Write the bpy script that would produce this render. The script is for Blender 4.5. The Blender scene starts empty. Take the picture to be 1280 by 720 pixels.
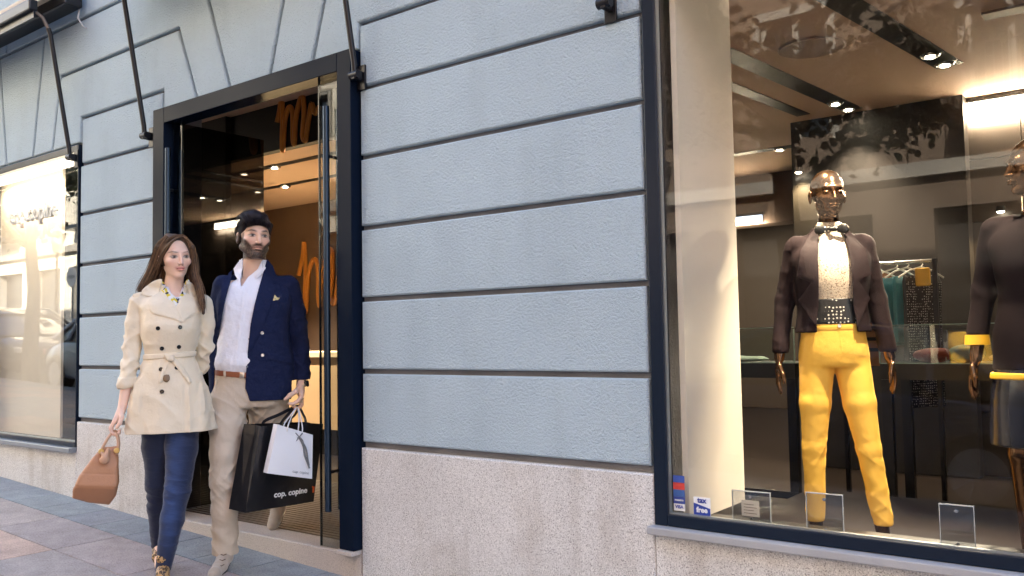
import bpy, bmesh, math, random
import numpy as np
from mathutils import Vector, Matrix
from mathutils.bvhtree import BVHTree
from mathutils.geometry import tessellate_polygon

S = bpy.context.scene
COL = S.collection
R_ = math.radians

# ------------------------------------------------------------------ camera
def setup_camera():
    cd = bpy.data.cameras.new('camera'); co = bpy.data.objects.new('camera', cd); COL.objects.link(co)
    yaw, pitch, roll, f = R_(52.495), R_(3.2313), R_(-1.0079), 1089.24
    F = Vector((-math.cos(yaw)*math.cos(pitch), math.sin(yaw)*math.cos(pitch), math.sin(pitch)))
    Rt = F.cross(Vector((0, 0, 1))).normalized(); U = Rt.cross(F)
    c, s = math.cos(roll), math.sin(roll)
    R2 = Rt*c + U*s; U2 = U*c - Rt*s
    m = Matrix((R2, U2, -F)).transposed().to_4x4(); m.translation = Vector((0, -3.05, 1.15))
    co.matrix_world = m
    cd.sensor_width = 36; cd.lens = f/1280*36; cd.clip_end = 500; cd.clip_start = .05
    S.camera = co
setup_camera()

# ------------------------------------------------------------------ light
SUN_EL, SUN_AZ = R_(38), R_(12)          # sun stands behind the shop, over its roof
def setup_light():
    w = bpy.data.worlds.new('World'); S.world = w; w.use_nodes = True
    nt = w.node_tree; bg = nt.nodes['Background']
    sky = nt.nodes.new('ShaderNodeTexSky'); sky.sky_type = 'NISHITA'; sky.sun_disc = False
    sky.sun_elevation = SUN_EL; sky.sun_rotation = SUN_AZ; sky.air_density = 1.0; sky.dust_density = 2.5; sky.ozone_density = 1.0
    nt.links.new(sky.outputs[0], bg.inputs[0]); bg.inputs[1].default_value = .15
    l = bpy.data.lights.new('sun', 'SUN'); l.energy = 4.5; l.angle = R_(.53); l.color = (1, .93, .82)
    o = bpy.data.objects.new('sun', l); COL.objects.link(o)
    d = Vector((math.sin(SUN_AZ)*math.cos(SUN_EL), math.cos(SUN_AZ)*math.cos(SUN_EL), math.sin(SUN_EL)))
    o.rotation_euler = d.to_track_quat('Z', 'Y').to_euler()
setup_light()
S.view_settings.view_transform = 'Standard'; S.view_settings.look = 'None'
S.view_settings.exposure = 2.9; S.view_settings.gamma = 1

# ------------------------------------------------------------------ materials
MATS = {}
def mat(name, col, rough=.6, metal=0, bump=None, var=None, spec=.5, coat=0, sheen=0, emit=None, alpha=None, attr=None, speck=None, trans=0, streak=None):
    if name in MATS: return MATS[name]
    m = bpy.data.materials.new(name); m.use_nodes = True; MATS[name] = m
    nt = m.node_tree; N = nt.nodes; L = nt.links; b = N['Principled BSDF']
    b.inputs['Base Color'].default_value = (*col, 1); b.inputs['Roughness'].default_value = rough
    b.inputs['Metallic'].default_value = metal; b.inputs['Specular IOR Level'].default_value = spec
    b.inputs['Coat Weight'].default_value = coat; b.inputs['Sheen Weight'].default_value = sheen
    b.inputs['Transmission Weight'].default_value = trans
    tc = N.new('ShaderNodeTexCoord'); src = tc.outputs['Object']
    colout = None
    if attr:
        a = N.new('ShaderNodeAttribute'); a.attribute_name = attr; colout = a.outputs['Color']
    if var:                                   # (scale, amount[, detail])
        n = N.new('ShaderNodeTexNoise'); n.inputs['Scale'].default_value = var[0]; n.inputs['Detail'].default_value = 5
        L.new(src, n.inputs['Vector'])
        r = N.new('ShaderNodeMapRange'); r.inputs['From Min'].default_value = .3; r.inputs['From Max'].default_value = .7
        r.inputs['To Min'].default_value = 1-var[1]; r.inputs['To Max'].default_value = 1+var[1]; L.new(n.outputs['Fac'], r.inputs['Value'])
        h = N.new('ShaderNodeVectorMath'); h.operation = 'SCALE'
        if colout: L.new(colout, h.inputs[0])
        else: h.inputs[0].default_value = col
        L.new(r.outputs[0], h.inputs['Scale']); colout = h.outputs[0]
    if speck:                                 # (scale, dark colour, light colour, amount)
        v = N.new('ShaderNodeTexNoise'); v.inputs['Scale'].default_value = speck[0]; v.inputs['Detail'].default_value = 2
        L.new(src, v.inputs['Vector'])
        cr = N.new('ShaderNodeValToRGB'); e = cr.color_ramp.elements
        e[0].position = .33; e[0].color = (*speck[1], 1); e[1].position = .66; e[1].color = (*speck[2], 1)
        e2 = cr.color_ramp.elements.new(.45); e2.color = (1, 1, 1, 1); e3 = cr.color_ramp.elements.new(.57); e3.color = (1, 1, 1, 1)
        L.new(v.outputs['Fac'], cr.inputs[0])
        mx = N.new('ShaderNodeMix'); mx.data_type = 'RGBA'; mx.blend_type = 'MULTIPLY'; mx.inputs[0].default_value = speck[3]
        if colout: L.new(colout, mx.inputs[6])
        else: mx.inputs[6].default_value = (*col, 1)
        L.new(cr.outputs[0], mx.inputs[7]); colout = mx.outputs[2]
    if streak:                                # (amount, scale, colour) rain streaks and stains running down
        mp = N.new('ShaderNodeMapping'); mp.inputs['Scale'].default_value = (streak[1], streak[1], streak[1]*.12); L.new(src, mp.inputs[0])
        n1 = N.new('ShaderNodeTexNoise'); n1.inputs['Scale'].default_value = 1; n1.inputs['Detail'].default_value = 6; n1.inputs['Roughness'].default_value = .6; L.new(mp.outputs[0], n1.inputs['Vector'])
        n2 = N.new('ShaderNodeTexNoise'); n2.inputs['Scale'].default_value = 1.7; n2.inputs['Detail'].default_value = 7; n2.inputs['Roughness'].default_value = .65; L.new(src, n2.inputs['Vector'])
        mu = N.new('ShaderNodeMath'); mu.operation = 'MULTIPLY'; L.new(n1.outputs['Fac'], mu.inputs[0]); L.new(n2.outputs['Fac'], mu.inputs[1])
        mr = N.new('ShaderNodeMapRange'); mr.inputs['From Min'].default_value = .24; mr.inputs['From Max'].default_value = .42; mr.inputs['To Max'].default_value = streak[0]; L.new(mu.outputs[0], mr.inputs['Value'])
        mx = N.new('ShaderNodeMix'); mx.data_type = 'RGBA'; mx.blend_type = 'MULTIPLY'; L.new(mr.outputs[0], mx.inputs[0])
        if colout: L.new(colout, mx.inputs[6])
        else: mx.inputs[6].default_value = (*col, 1)
        mx.inputs[7].default_value = (*streak[2], 1); colout = mx.outputs[2]
    if colout: L.new(colout, b.inputs['Base Color'])
    if bump:                                  # list of (scale, height, stretch)
        last = None
        for bp in bump:
            sc, st = bp[0], bp[1]
            n = N.new('ShaderNodeTexNoise'); n.inputs['Scale'].default_value = sc; n.inputs['Detail'].default_value = 3
            if len(bp) > 2:
                mp = N.new('ShaderNodeMapping'); mp.inputs['Scale'].default_value = bp[2]; L.new(src, mp.inputs[0]); L.new(mp.outputs[0], n.inputs['Vector'])
            else: L.new(src, n.inputs['Vector'])
            bu = N.new('ShaderNodeBump'); bu.inputs['Distance'].default_value = st; bu.inputs['Strength'].default_value = 1
            L.new(n.outputs['Fac'], bu.inputs['Height'])
            if last: L.new(last, bu.inputs['Normal'])
            last = bu.outputs[0]
        L.new(last, b.inputs['Normal'])
        if coat: L.new(last, b.inputs['Coat Normal'])
    if emit:
        b.inputs['Emission Color'].default_value = (*emit[0], 1); b.inputs['Emission Strength'].default_value = emit[1]
    return m

def glass_mat(name, tint=(.97, .98, .98), refl=1.0, base=.04):
    if name in MATS: return MATS[name]
    m = bpy.data.materials.new(name); m.use_nodes = True; MATS[name] = m
    nt = m.node_tree; N = nt.nodes; L = nt.links; N.remove(N['Principled BSDF'])
    out = N['Material Output']
    t = N.new('ShaderNodeBsdfTransparent'); t.inputs[0].default_value = (*tint, 1)
    g = N.new('ShaderNodeBsdfGlossy'); g.inputs['Roughness'].default_value = 0; g.inputs[0].default_value = (1, 1, 1, 1)
    lw = N.new('ShaderNodeLayerWeight'); lw.inputs[0].default_value = .5
    p = N.new('ShaderNodeMath'); p.operation = 'POWER'; p.inputs[1].default_value = 5; L.new(lw.outputs['Facing'], p.inputs[0])
    a = N.new('ShaderNodeMath'); a.operation = 'MULTIPLY_ADD'; a.inputs[1].default_value = (1-base)*refl; a.inputs[2].default_value = base*refl
    a.use_clamp = True; L.new(p.outputs[0], a.inputs[0])
    mx = N.new('ShaderNodeMixShader'); L.new(a.outputs[0], mx.inputs[0]); L.new(t.outputs[0], mx.inputs[1]); L.new(g.outputs[0], mx.inputs[2])
    L.new(mx.outputs[0], out.inputs[0])
    return m

# ------------------------------------------------------------------ object helpers
def tag(o, label=None, cat=None, group=None, kind=None):
    if label: o['label'] = label
    if cat: o['category'] = cat
    if group: o['group'] = group
    if kind: o['kind'] = kind
    return o
def empty(name, loc=(0, 0, 0), rotz=0, label=None, cat=None, group=None):
    o = bpy.data.objects.new(name, None); COL.objects.link(o); o.location = loc; o.rotation_euler = (0, 0, rotz); o.empty_display_size = .1
    return tag(o, label, cat, group)
def link(name, me, m=None, parent=None):
    o = bpy.data.objects.new(name, me); COL.objects.link(o)
    if m is not None:
        for x in (m if isinstance(m, (list, tuple)) else [m]): me.materials.append(x)
    if parent: o.parent = parent
    return o
def obj(name, bm, m=None, parent=None, smooth=False, auto=False):
    me = bpy.data.meshes.new(name); bm.normal_update(); bm.to_mesh(me); bm.free()
    if smooth or auto:
        for p in me.polygons: p.use_smooth = True
        if auto:
            me.set_sharp_from_angle(angle=R_(35))
    return link(name, me, m, parent)
def mesh_np(name, V, F, m=None, parent=None, smooth=True, col=None):
    me = bpy.data.meshes.new(name)
    V = np.asarray(V, np.float32); F = np.asarray(F, np.int32); k = F.shape[1]
    me.vertices.add(len(V)); me.vertices.foreach_set('co', V.ravel())
    me.loops.add(F.size); me.loops.foreach_set('vertex_index', F.ravel())
    me.polygons.add(len(F)); me.polygons.foreach_set('loop_start', np.arange(0, F.size, k, dtype=np.int32))
    me.polygons.foreach_set('use_smooth', np.full(len(F), smooth, bool))
    me.update(calc_edges=True); me.validate()
    if col is not None:
        a = me.color_attributes.new('Col', 'FLOAT_COLOR', 'POINT')
        c4 = np.ones((len(V), 4), np.float32); c4[:, :3] = col; a.data.foreach_set('color', c4.ravel())
    return link(name, me, m, parent)
def box(bm, x0, x1, y0, y1, z0, z1, bev=0):
    vs = [bm.verts.new((x, y, z)) for x in (x0, x1) for y in (y0, y1) for z in (z0, z1)]
    fs = [bm.faces.new([vs[i] for i in q]) for q in ((0, 1, 3, 2), (4, 6, 7, 5), (0, 4, 5, 1), (2, 3, 7, 6), (0, 2, 6, 4), (1, 5, 7, 3))]
    if bev:
        bmesh.ops.bevel(bm, geom=list({e for f in fs for e in f.edges}), offset=bev, segments=2, profile=.5, affect='EDGES')
    return bm
def BX(*a, **k): return box(bmesh.new(), *a, **k)
def tube(bm, pts, r, n=10, cap=True):
    pts = [Vector(p) for p in pts]; rs = r if isinstance(r, (list, tuple)) else [r]*len(pts)
    rings = []; up = None
    for i, p in enumerate(pts):
        d = (pts[min(i+1, len(pts)-1)] - pts[max(i-1, 0)]).normalized()
        if up is None: up = Vector((0, 0, 1)) if abs(d.z) < .9 else Vector((1, 0, 0))
        a = d.cross(up)
        if a.length < 1e-4: a = d.cross(Vector((0, 1, 0)))
        a.normalize(); b = d.cross(a).normalized(); up = -b if False else up
        rings.append([bm.verts.new(p + (a*math.cos(t) + b*math.sin(t))*rs[i]) for t in [2*math.pi*k/n for k in range(n)]])
    for i in range(len(rings)-1):
        for k in range(n):
            bm.faces.new((rings[i][k], rings[i][(k+1) % n], rings[i+1][(k+1) % n], rings[i+1][k]))
    if cap and n > 2:
        bm.faces.new(rings[0][::-1]); bm.faces.new(rings[-1])
    return bm
def lathe(bm, prof, n=24, c=(0, 0, 0), axis='z', cap=True):
    rings = []
    for r, h in prof:
        ring = []
        for k in range(n):
            t = 2*math.pi*k/n; x, y = r*math.cos(t), r*math.sin(t)
            p = {'z': (x, y, h), 'y': (x, h, y), 'x': (h, x, y)}[axis]
            ring.append(bm.verts.new(Vector(p)+Vector(c)))
        rings.append(ring)
    for i in range(len(rings)-1):
        for k in range(n):
            bm.faces.new((rings[i][k], rings[i][(k+1) % n], rings[i+1][(k+1) % n], rings[i+1][k]))
    if cap: bm.faces.new(rings[0][::-1]); bm.faces.new(rings[-1])
    bmesh.ops.recalc_face_normals(bm, faces=bm.faces)
    return bm
def inset(poly, d):
    n = len(poly); area = sum(poly[i][0]*poly[(i+1) % n][1]-poly[(i+1) % n][0]*poly[i][1] for i in range(n))
    s = 1 if area > 0 else -1; out = []
    for i in range(n):
        p0, p1, p2 = (Vector(poly[j]) for j in ((i-1) % n, i, (i+1) % n))
        e1 = (p1-p0).normalized(); e2 = (p2-p1).normalized()
        n1 = Vector((-e1.y, e1.x))*s; n2 = Vector((-e2.y, e2.x))*s
        den = 1+n1.dot(n2); out.append(tuple(p1+(n1+n2)*(d/max(den, .2))))
    return out
def stone(bm, poly, gap, bev, y0, y1):
    """one dressed block of the facade: polygon in (x,z), face at y0 with chamfer, sides running back to y1"""
    a = inset(poly, gap); b = inset(poly, gap+bev)
    n = len(poly); V0 = [bm.verts.new((p[0], y0, p[1])) for p in b]; V1 = [bm.verts.new((p[0], y0+bev, p[1])) for p in a]; V2 = [bm.verts.new((p[0], y1, p[1])) for p in a]
    bm.faces.new(V0)
    for A, B in ((V0, V1), (V1, V2)):
        for i in range(n): bm.faces.new((A[i], A[(i+1) % n], B[(i+1) % n], B[i]))
    return bm
def text_mesh(name, s, size, depth, m, parent=None, bold=0):
    cu = bpy.data.curves.new('lettering', 'FONT'); cu.body = s; cu.size = size; cu.extrude = depth; cu.offset = bold; cu.align_x = 'CENTER'; cu.resolution_u = 4
    t = bpy.data.objects.new('lettering', cu); COL.objects.link(t)
    dg = bpy.context.evaluated_depsgraph_get(); me = bpy.data.meshes.new_from_object(t.evaluated_get(dg))
    bpy.data.objects.remove(t); bpy.data.curves.remove(cu); me.name = name; me.materials.clear()
    return link(name, me, m, parent)
def GZ(x): return -.1957-.0424*x
# ------------------------------------------------------------------ setting: pavement, road
rng = random.Random(5)
m_slab = mat('paving_slab', (.3, .3, .3), .62, bump=[(140, .003), (14, .004)], var=(9, .14), attr='Col', speck=(130, (.55, .55, .57), (1.3, 1.3, 1.3), .8), spec=.35, streak=(.6, 2.2, (.72, .70, .68)))
m_joint = mat('paving_joint', (.045, .045, .047), .95)
m_asph = mat('asphalt', (.05, .05, .052), .85, bump=[(180, .003)], var=(2, .15))
m_gran = mat('granite', (.60, .60, .60), .7, bump=[(220, .0016)], var=(1.6, .08), speck=(190, (.35, .34, .34), (1.35, 1.33, 1.3), .85), spec=.35, streak=(.75, 5, (.62, .57, .52)))
def pavement():
    V = []; Fc = []; Cc = []
    def slab(x0, x1, y0, y1, c):
        g = .0045; b = .001; i = len(V)
        for d, dz in ((g+b, 0), (g, -b), (g, -.02)):
            for x, y in ((x0+d, y0+d), (x1-d, y0+d), (x1-d, y1-d), (x0+d, y1-d)): V.append((x, y, GZ(x)+dz)); Cc.append(c)
        Fc.append((i, i+1, i+2, i+3))
        for r in (0, 4):
            for k in range(4): Fc.append((i+r+k, i+r+4+k, i+r+4+(k+1) % 4, i+r+(k+1) % 4))
    blue = (.27, .295, .315); mauve = (.37, .33, .315); salmon = (.52, .385, .32); grey = (.33, .33, .335)
    def jit(c, a=.07):
        k = 1+rng.uniform(-a, a); return tuple(v*k*(1+rng.uniform(-.02, .02)) for v in c)
    L0 = .366
    x = -4.66-L0*70
    while x < 9:
        slab(x, x+L0, -.335, -.0, jit(blue)); x += L0
    y1 = -.335; row = 1
    while y1 > -3.75:
        w = .385 if row < 3 else .372; y0 = y1-w
        off = {1: -5.03, 2: -5.03, 3: -4.66}.get(row, rng.uniform(0, .73)); L = .74
        x = off-L*34
        while x < 9:
            xm = x+L/2
            if row == 1: c = mauve if xm > -5.1 or rng.random() < .85 else grey
            elif row == 2: c = salmon if xm < -5.03 else (mauve if xm < -4.3 else grey)
            elif row == 3: c = salmon if xm > -4.66 or rng.random() < .7 else mauve
            else: c = rng.choice([salmon, mauve, mauve, grey])
            slab(x, x+L, y0, y1, jit(c)); x += L
        y1 = y0; row += 1
    o = mesh_np('pavement', V, Fc, m_slab, smooth=False, col=np.array(Cc)); tag(o, kind='structure')
    me = o.data
    bm = bmesh.new(); xa, xb = -75, 25
    def strip(bm, y0, y1, dz0, dz1=None):
        dz1 = dz0 if dz1 is None else dz1
        v = [bm.verts.new(q) for q in ((xa, y0, GZ(xa)+dz0), (xb, y0, GZ(xb)+dz0), (xb, y1, GZ(xb)+dz1), (xa, y1, GZ(xa)+dz1))]; bm.faces.new(v)
    strip(bm, -3.8, .3, -.015); tag(obj('ground', bm, m_joint), kind='structure')
    bm = bmesh.new(); strip(bm, -60, -3.7, -.14); tag(obj('road', bm, m_asph), kind='structure')
    bm = bmesh.new(); strip(bm, -3.92, -3.80, -.002); strip(bm, -3.92, -3.92, -.14, -.002)
    strip(bm, -3.8, -3.8, -.002, -.14)
    tag(obj('kerb', bm, m_gran), kind='structure')
    bm = bmesh.new(); strip(bm, -11.4, -8.9, 0); strip(bm, -8.9, -8.9, -.14, 0); tag(obj('far_pavement', bm, mat('far_paving', (.3, .28, .27), .8, var=(1.5, .15))), kind='structure')
pavement()

# ------------------------------------------------------------------ shop building
m_stucco = mat('blue_stucco', (.46, .575, .655), .85, bump=[(85, .011), (190, .007)], var=(1.3, .05), spec=.25, streak=(.35, 3.5, (.72, .72, .72)))
m_mortar = mat('stucco_joint', (.20, .20, .215), .9, bump=[(90, .004)], var=(4, .15), spec=.2)
m_navy = mat('navy_metal', (.006, .013, .028), .28, 0, spec=.3)
m_pol = mat('polished_dark_metal', (.006, .011, .024), .16, .0, spec=.14)
m_pol.node_tree.nodes['Principled BSDF'].inputs['IOR'].default_value = 1.22
m_black = mat('black_metal', (.012, .012, .016), .32, .3)
m_glass = glass_mat('window_glass', refl=.6)
m_glass2 = glass_mat('window_glass_street_side', refl=1.05)
m_sill = mat('sill_stone', (.36, .37, .39), .55, bump=[(140, .001)], var=(5, .1))
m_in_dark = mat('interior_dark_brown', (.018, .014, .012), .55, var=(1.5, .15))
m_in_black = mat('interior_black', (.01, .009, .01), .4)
m_ceil = mat('interior_ceiling', (.60, .42, .30), .8, var=(1, .04))
m_beige = mat('beige_panel', (.72, .65, .54), .7, var=(.8, .05))
m_wood = mat('dark_wood_floor', (.02, .014, .012), .28, bump=[(30, .0006, (1, 12, 1))], var=(12, .25))

SB = empty('shop_building', (0, 0, 0), 0, 'blue grey banded stucco shop building with granite base and dark framed glass door', 'building')
Q = [.625, .99, 1.355, 1.72, 2.085, 2.445, 2.785, 3.155, 3.52, 3.885]
WL0, WL1, DL, DR, WR0, WR1 = -8.19, -6.265, -5.19, -3.322, -1.66, 1.4
def facade():
    bm = bmesh.new(); st = lambda p: stone(bm, p, .0125, .007, 0, .034)
    rect = lambda a, b, c, d: [(a, c), (b, c), (b, d), (a, d)]
    for i in range(5): st(rect(DR+.002, WR0-.002, Q[i], Q[i+1])); st(rect(-6.25, DL-.002, Q[i], Q[i+1]))
    st(rect(DR+.002, WR0-.002, Q[5], Q[6])); st(rect(-6.235, -5.165, Q[5], Q[6]))
    zt, zw = 2.645, 2.60
    st([(-6.235, Q[6]), (-6.235, zw), (-6.68, zw), (-6.56, Q[7]), (-4.99, Q[7]), (-4.774, zt), (-5.165, zt), (-5.165, Q[6])])
    st([(-6.56, Q[7]), (-6.68, zw), (-7.0, zw), (-6.83, Q[8]), (-4.76, Q[8]), (-4.43, zt), (-4.774, zt), (-4.99, Q[7])])
    st([(-4.43, zt), (-4.06, zt), (-3.80, Q[8]), (-4.76, Q[8])])
    st([(-3.31, Q[6]), (-3.31, zt), (-3.69, zt), (-3.53, Q[7]), (-1.78, Q[7]), (-1.60, zw+.03), (-1.65, zw+.03), (-1.65, Q[6])])
    st([(-3.53, Q[7]), (-3.69, zt), (-4.06, zt), (-3.80, Q[8]), (-1.45, Q[8]), (-1.25, zw+.03), (-1.60, zw+.03), (-1.78, Q[7])])
    st([(-7.0, zw), (-7.46, zw), (-7.62, Q[8]), (-6.83, Q[8])])
    st([(-7.46, zw), (-7.78, zw), (-7.90, Q[7]), (-9.6, Q[7]), (-9.6, Q[8]), (-7.62, Q[8])])
    st([(-7.78, zw), (-8.2, zw), (-8.2, Q[6]), (-9.6, Q[6]), (-9.6, Q[7]), (-7.9, Q[7])])
    for k, (a, b) in enumerate(((-1.25, -.5), (-.5, .1), (.1, .7), (.7, 1.35))): st([(a, zw+.03), (b, zw+.03), (b-.05*(1.5-k)*-1, Q[8]), (a+(.05*(2-k)*-1 if k else -.2), Q[8])])
    for i in range(5): st(rect(1.42, 3.2, Q[i], Q[i+1])); st(rect(-9.6, -8.2, Q[i], Q[i+1]))
    st(rect(1.42, 3.2, Q[5], Q[6])); st(rect(1.36, 3.2, Q[6], Q[8])); st(rect(-9.6, -8.2, Q[5], Q[6]))
    for a in np.arange(-13.2, -9.7, 1.8): 
        for i in range(8): st(rect(a, a+1.8, Q[i], Q[i+1]))
    for i in range(3):
        z = Q[8]+i*.365
        for k in range(9): st(rect(-13.2+k*1.9+(i % 2)*.5, -13.2+(k+1)*1.9+(i % 2)*.5, z, z+.365))
    bmesh.ops.recalc_face_normals(bm, faces=bm.faces)
    # triangulated n-gons must face the street
    obj('block_facing', bm, m_stucco, SB)
    # masonry behind the blocks, with the three openings
    bm = bmesh.new(); Y0, Y1 = .034, .30
    for a, b in ((-40, WL0), (WL1, DL), (DR, WR0), (WR1, 14)): box(bm, a, b, Y0, Y1, -.8, 3.2)
    box(bm, WL0, WL1, Y0, Y1, -.8, .41); box(bm, WR0, WR1, Y0, Y1, -.8, .40); box(bm, DL, DR, .5, .9, -.8, -.2)
    box(bm, WL0, WL1, Y0, Y1, 2.625, 3.2); box(bm, DL, DR, Y0, Y1, 2.655, 3.2); box(bm, WR0, WR1, Y0, Y1, 2.64, 3.2)
    box(bm, -40, 14, Y0, Y1, 3.2, 11)
    obj('wall', bm, m_mortar, SB)
    # upper storey render + rows of windows above the shop
    bm = bmesh.new()
    xs = []
    for k in range(14): xs.append(-30+k*3.1)
    zr = [(4.9, 6.9), (8.0, 9.9)]
    X = [-40]+[v for x in xs for v in (x-.55, x+.55)]+[14]
    for i in range(0, len(X), 2): box(bm, X[i], X[i+1], .0, .033, 4.64, 11)
    for x in xs:
        z = 4.64
        for a, b in zr: box(bm, x-.55, x+.55, 0, .033, z, a); z = b
        box(bm, x-.55, x+.55, 0, .033, z, 11)
    box(bm, -40, 14, -.30, .30, 11.0, 11.25); box(bm, -40, 14, -.12, .033, 10.8, 11.0); box(bm, -40, -13.25, 0, .033, -.2, 4.64); box(bm, 3.25, 14, 0, .033, .62, 4.64)
    obj('upper_wall', bm, m_stucco, SB)
    for x in xs[::1]:
        for a, b in zr:
            bm = bmesh.new(); 
            for q in ((x-.55, x-.49), (x-.03, x+.03), (x+.49, x+.55)): box(bm, q[0], q[1], -.01, .032, a, b)
            box(bm, x-.49, x+.49, -.008, .032, a, a+.06); box(bm, x-.49, x+.49, -.008, .032, b-.06, b)
            w = obj('upper_window', bm, mat('white_window_paint', (.7, .7, .68), .5), SB)
            obj('pane', BX(x-.49, x+.49, .015, .03, a+.06, b-.06), mat('dark_pane', (.02, .025, .03), .05, coat=1), w)
    # granite base
    bm = bmesh.new()
    def pl(a, b, zt_): stone(bm, [(a, -.6), (b, -.6), (b, zt_), (a, zt_)], .0005, .006, -.004, .034)
    pl(DR+.006, WR0-.002, .607); pl(WR0, WR1, .385); pl(WR1+.002, 3.2, .607); pl(-6.25, DL-.004, .607); pl(WL0, -6.252, .40); pl(-13.2, WL0-.002, .607)
    bmesh.ops.recalc_face_normals(bm, faces=bm.faces)
    obj('plinth', bm, m_gran, SB)
    # body of the house behind: side walls, back wall, roof, storey floor
    bm = bmesh.new(); box(bm, -40, 14, .3, 9.6, 3.3, 3.6); box(bm, -40, 14, .3, 9.6, 10.7, 11.0); box(bm, -40, 14, 9.6, 9.9, -.8, 11); box(bm, -40.3, -40, .034, 9.9, -.8, 11); box(bm, 14, 14.3, .034, 9.9, -.8, 11)
    obj('house_shell', bm, m_mortar, SB)
facade()

def shopfront(name, x0, x1, z0, z1, fw, fb, ft, y0=-.004):
    f = bmesh.new(); d = .055
    box(f, x0, x0+fw, y0, d, z0, z1, .004); box(f, x1-fw, x1, y0, d, z0, z1, .004)
    box(f, x0+fw, x1-fw, y0, d, z0, z0+fb, .004); box(f, x0+fw, x1-fw, y0, d, z1-ft, z1, .004)
    fr = obj(name, f, m_navy, SB)
    b = bmesh.new(); g = .006
    box(b, x0+fw, x0+fw+g, .012, .03, z0+fb, z1-ft); box(b, x1-fw-g, x1-fw, .012, .03, z0+fb, z1-ft); box(b, x0+fw+g, x1-fw-g, .012, .03, z0+fb, z0+fb+g)
    obj('glazing_bead', b, mat('steel_bead', (.45, .5, .52), .3, .8), fr)
    obj('glass', BX(x0+fw, x1-fw, .031, .041, z0+fb, z1-ft), m_glass2 if x0 < -5 else m_glass, fr)
    return fr
shopfront('window_frame', WL0, WL1, .425, 2.60, .012, .035, .05)
shopfront('window_frame', WR0, WR1, .415, 2.62, .055, .045, .05)
bm = BX(WL0-.02, WL1+.01, -.055, .05, .388, .4235, .004); obj('window_sill', bm, mat('zinc_sill', (.3, .33, .37), .4, .6), SB)
bm = BX(WR0-.015, WR1+.02, -.045, .05, .383, .4135, .005); obj('window_sill', bm, m_sill, SB)

def doorway():
    y = -.052
    zs = .098
    f = bmesh.new()
    box(f, -5.19, -5.065, y, .06, zs+.0, 2.648, .003); box(f, -3.428, -3.322, y, .06, zs, 2.648, .003); box(f, -5.065, -3.428, y, .06, 2.548, 2.648, .003)
    fr = obj('door_frame', f, m_pol, SB)
    # threshold
    t = bmesh.new(); stone(t, [(-5.19, -.6), (-3.372, -.6), (-3.372, .072), (-5.19, .072)], .0005, .006, -.006, .16)
    box(t, -3.445, -3.3225, -.068, .12, .0745, .0965, .004); box(t, -3.372, -3.3225, -.006, .1, -.6, .0735)
    obj('threshold', t, mat('threshold_granite', (.50, .45, .41), .65, bump=[(200, .001)], speck=(200, (.5, .47, .45), (1.2, 1.18, 1.15), .7)), SB)
    g = bmesh.new()
    box(g, -6.6, -3.35, .165, 1.45, .03, .058)
    gr = obj('floor_grate', g, m_in_black, SB)
    b = bmesh.new()
    yy = .18
    while yy < 1.42: box(b, -6.6, -3.36, yy, yy+.014, .0585, .074); yy += .042
    obj('grate_bar', b, mat('grate_steel', (.30, .27, .25), .35, .7), gr)
    # sliding glass leaves, the right one drawn back behind the jamb
    for x0, x1, xb in ((-3.64, -3.40, -3.533), (-5.12, -4.955, -5.046)):
        l = obj('door_leaf', BX(x0, x1, .006, .016, .076, 2.56, 0), glass_mat('door_glass', (.80, .82, .82), .6), SB)
        e = bmesh.new(); xe = x0 if x0 > -5 else x1
        box(e, xe-.0035, xe+.0035, .0055, .0165, .076, 2.56); obj('glass_edge', e, mat('glass_edge', (.008, .012, .014), .2), l)
        for s, yy in ((-1, -.034), (1, .055)):
            h = bmesh.new(); tube(h, [(xb, yy, .27), (xb, yy, 2.385)], .0175, 16)
            hh = obj('handle', h, m_black if False else mat('handle_navy', (.025, .045, .075), .25, .6), l, auto=True)
            for z in (.47, 2.12):
                h = bmesh.new(); tube(h, [(xb, yy-s*.016, z), (xb, .011+s*.006, z)], .009, 10); obj('handle_stud', h, m_black, hh)
    s = obj('side_panel', BX(-5.20, -5.188, .07, .80, .076, 2.60), glass_mat('smoked_glass', (.20, .19, .18), 1.2, .05), SB)
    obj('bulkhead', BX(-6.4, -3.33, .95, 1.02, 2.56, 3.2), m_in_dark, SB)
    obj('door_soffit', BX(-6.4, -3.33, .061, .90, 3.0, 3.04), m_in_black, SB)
doorway()

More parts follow.
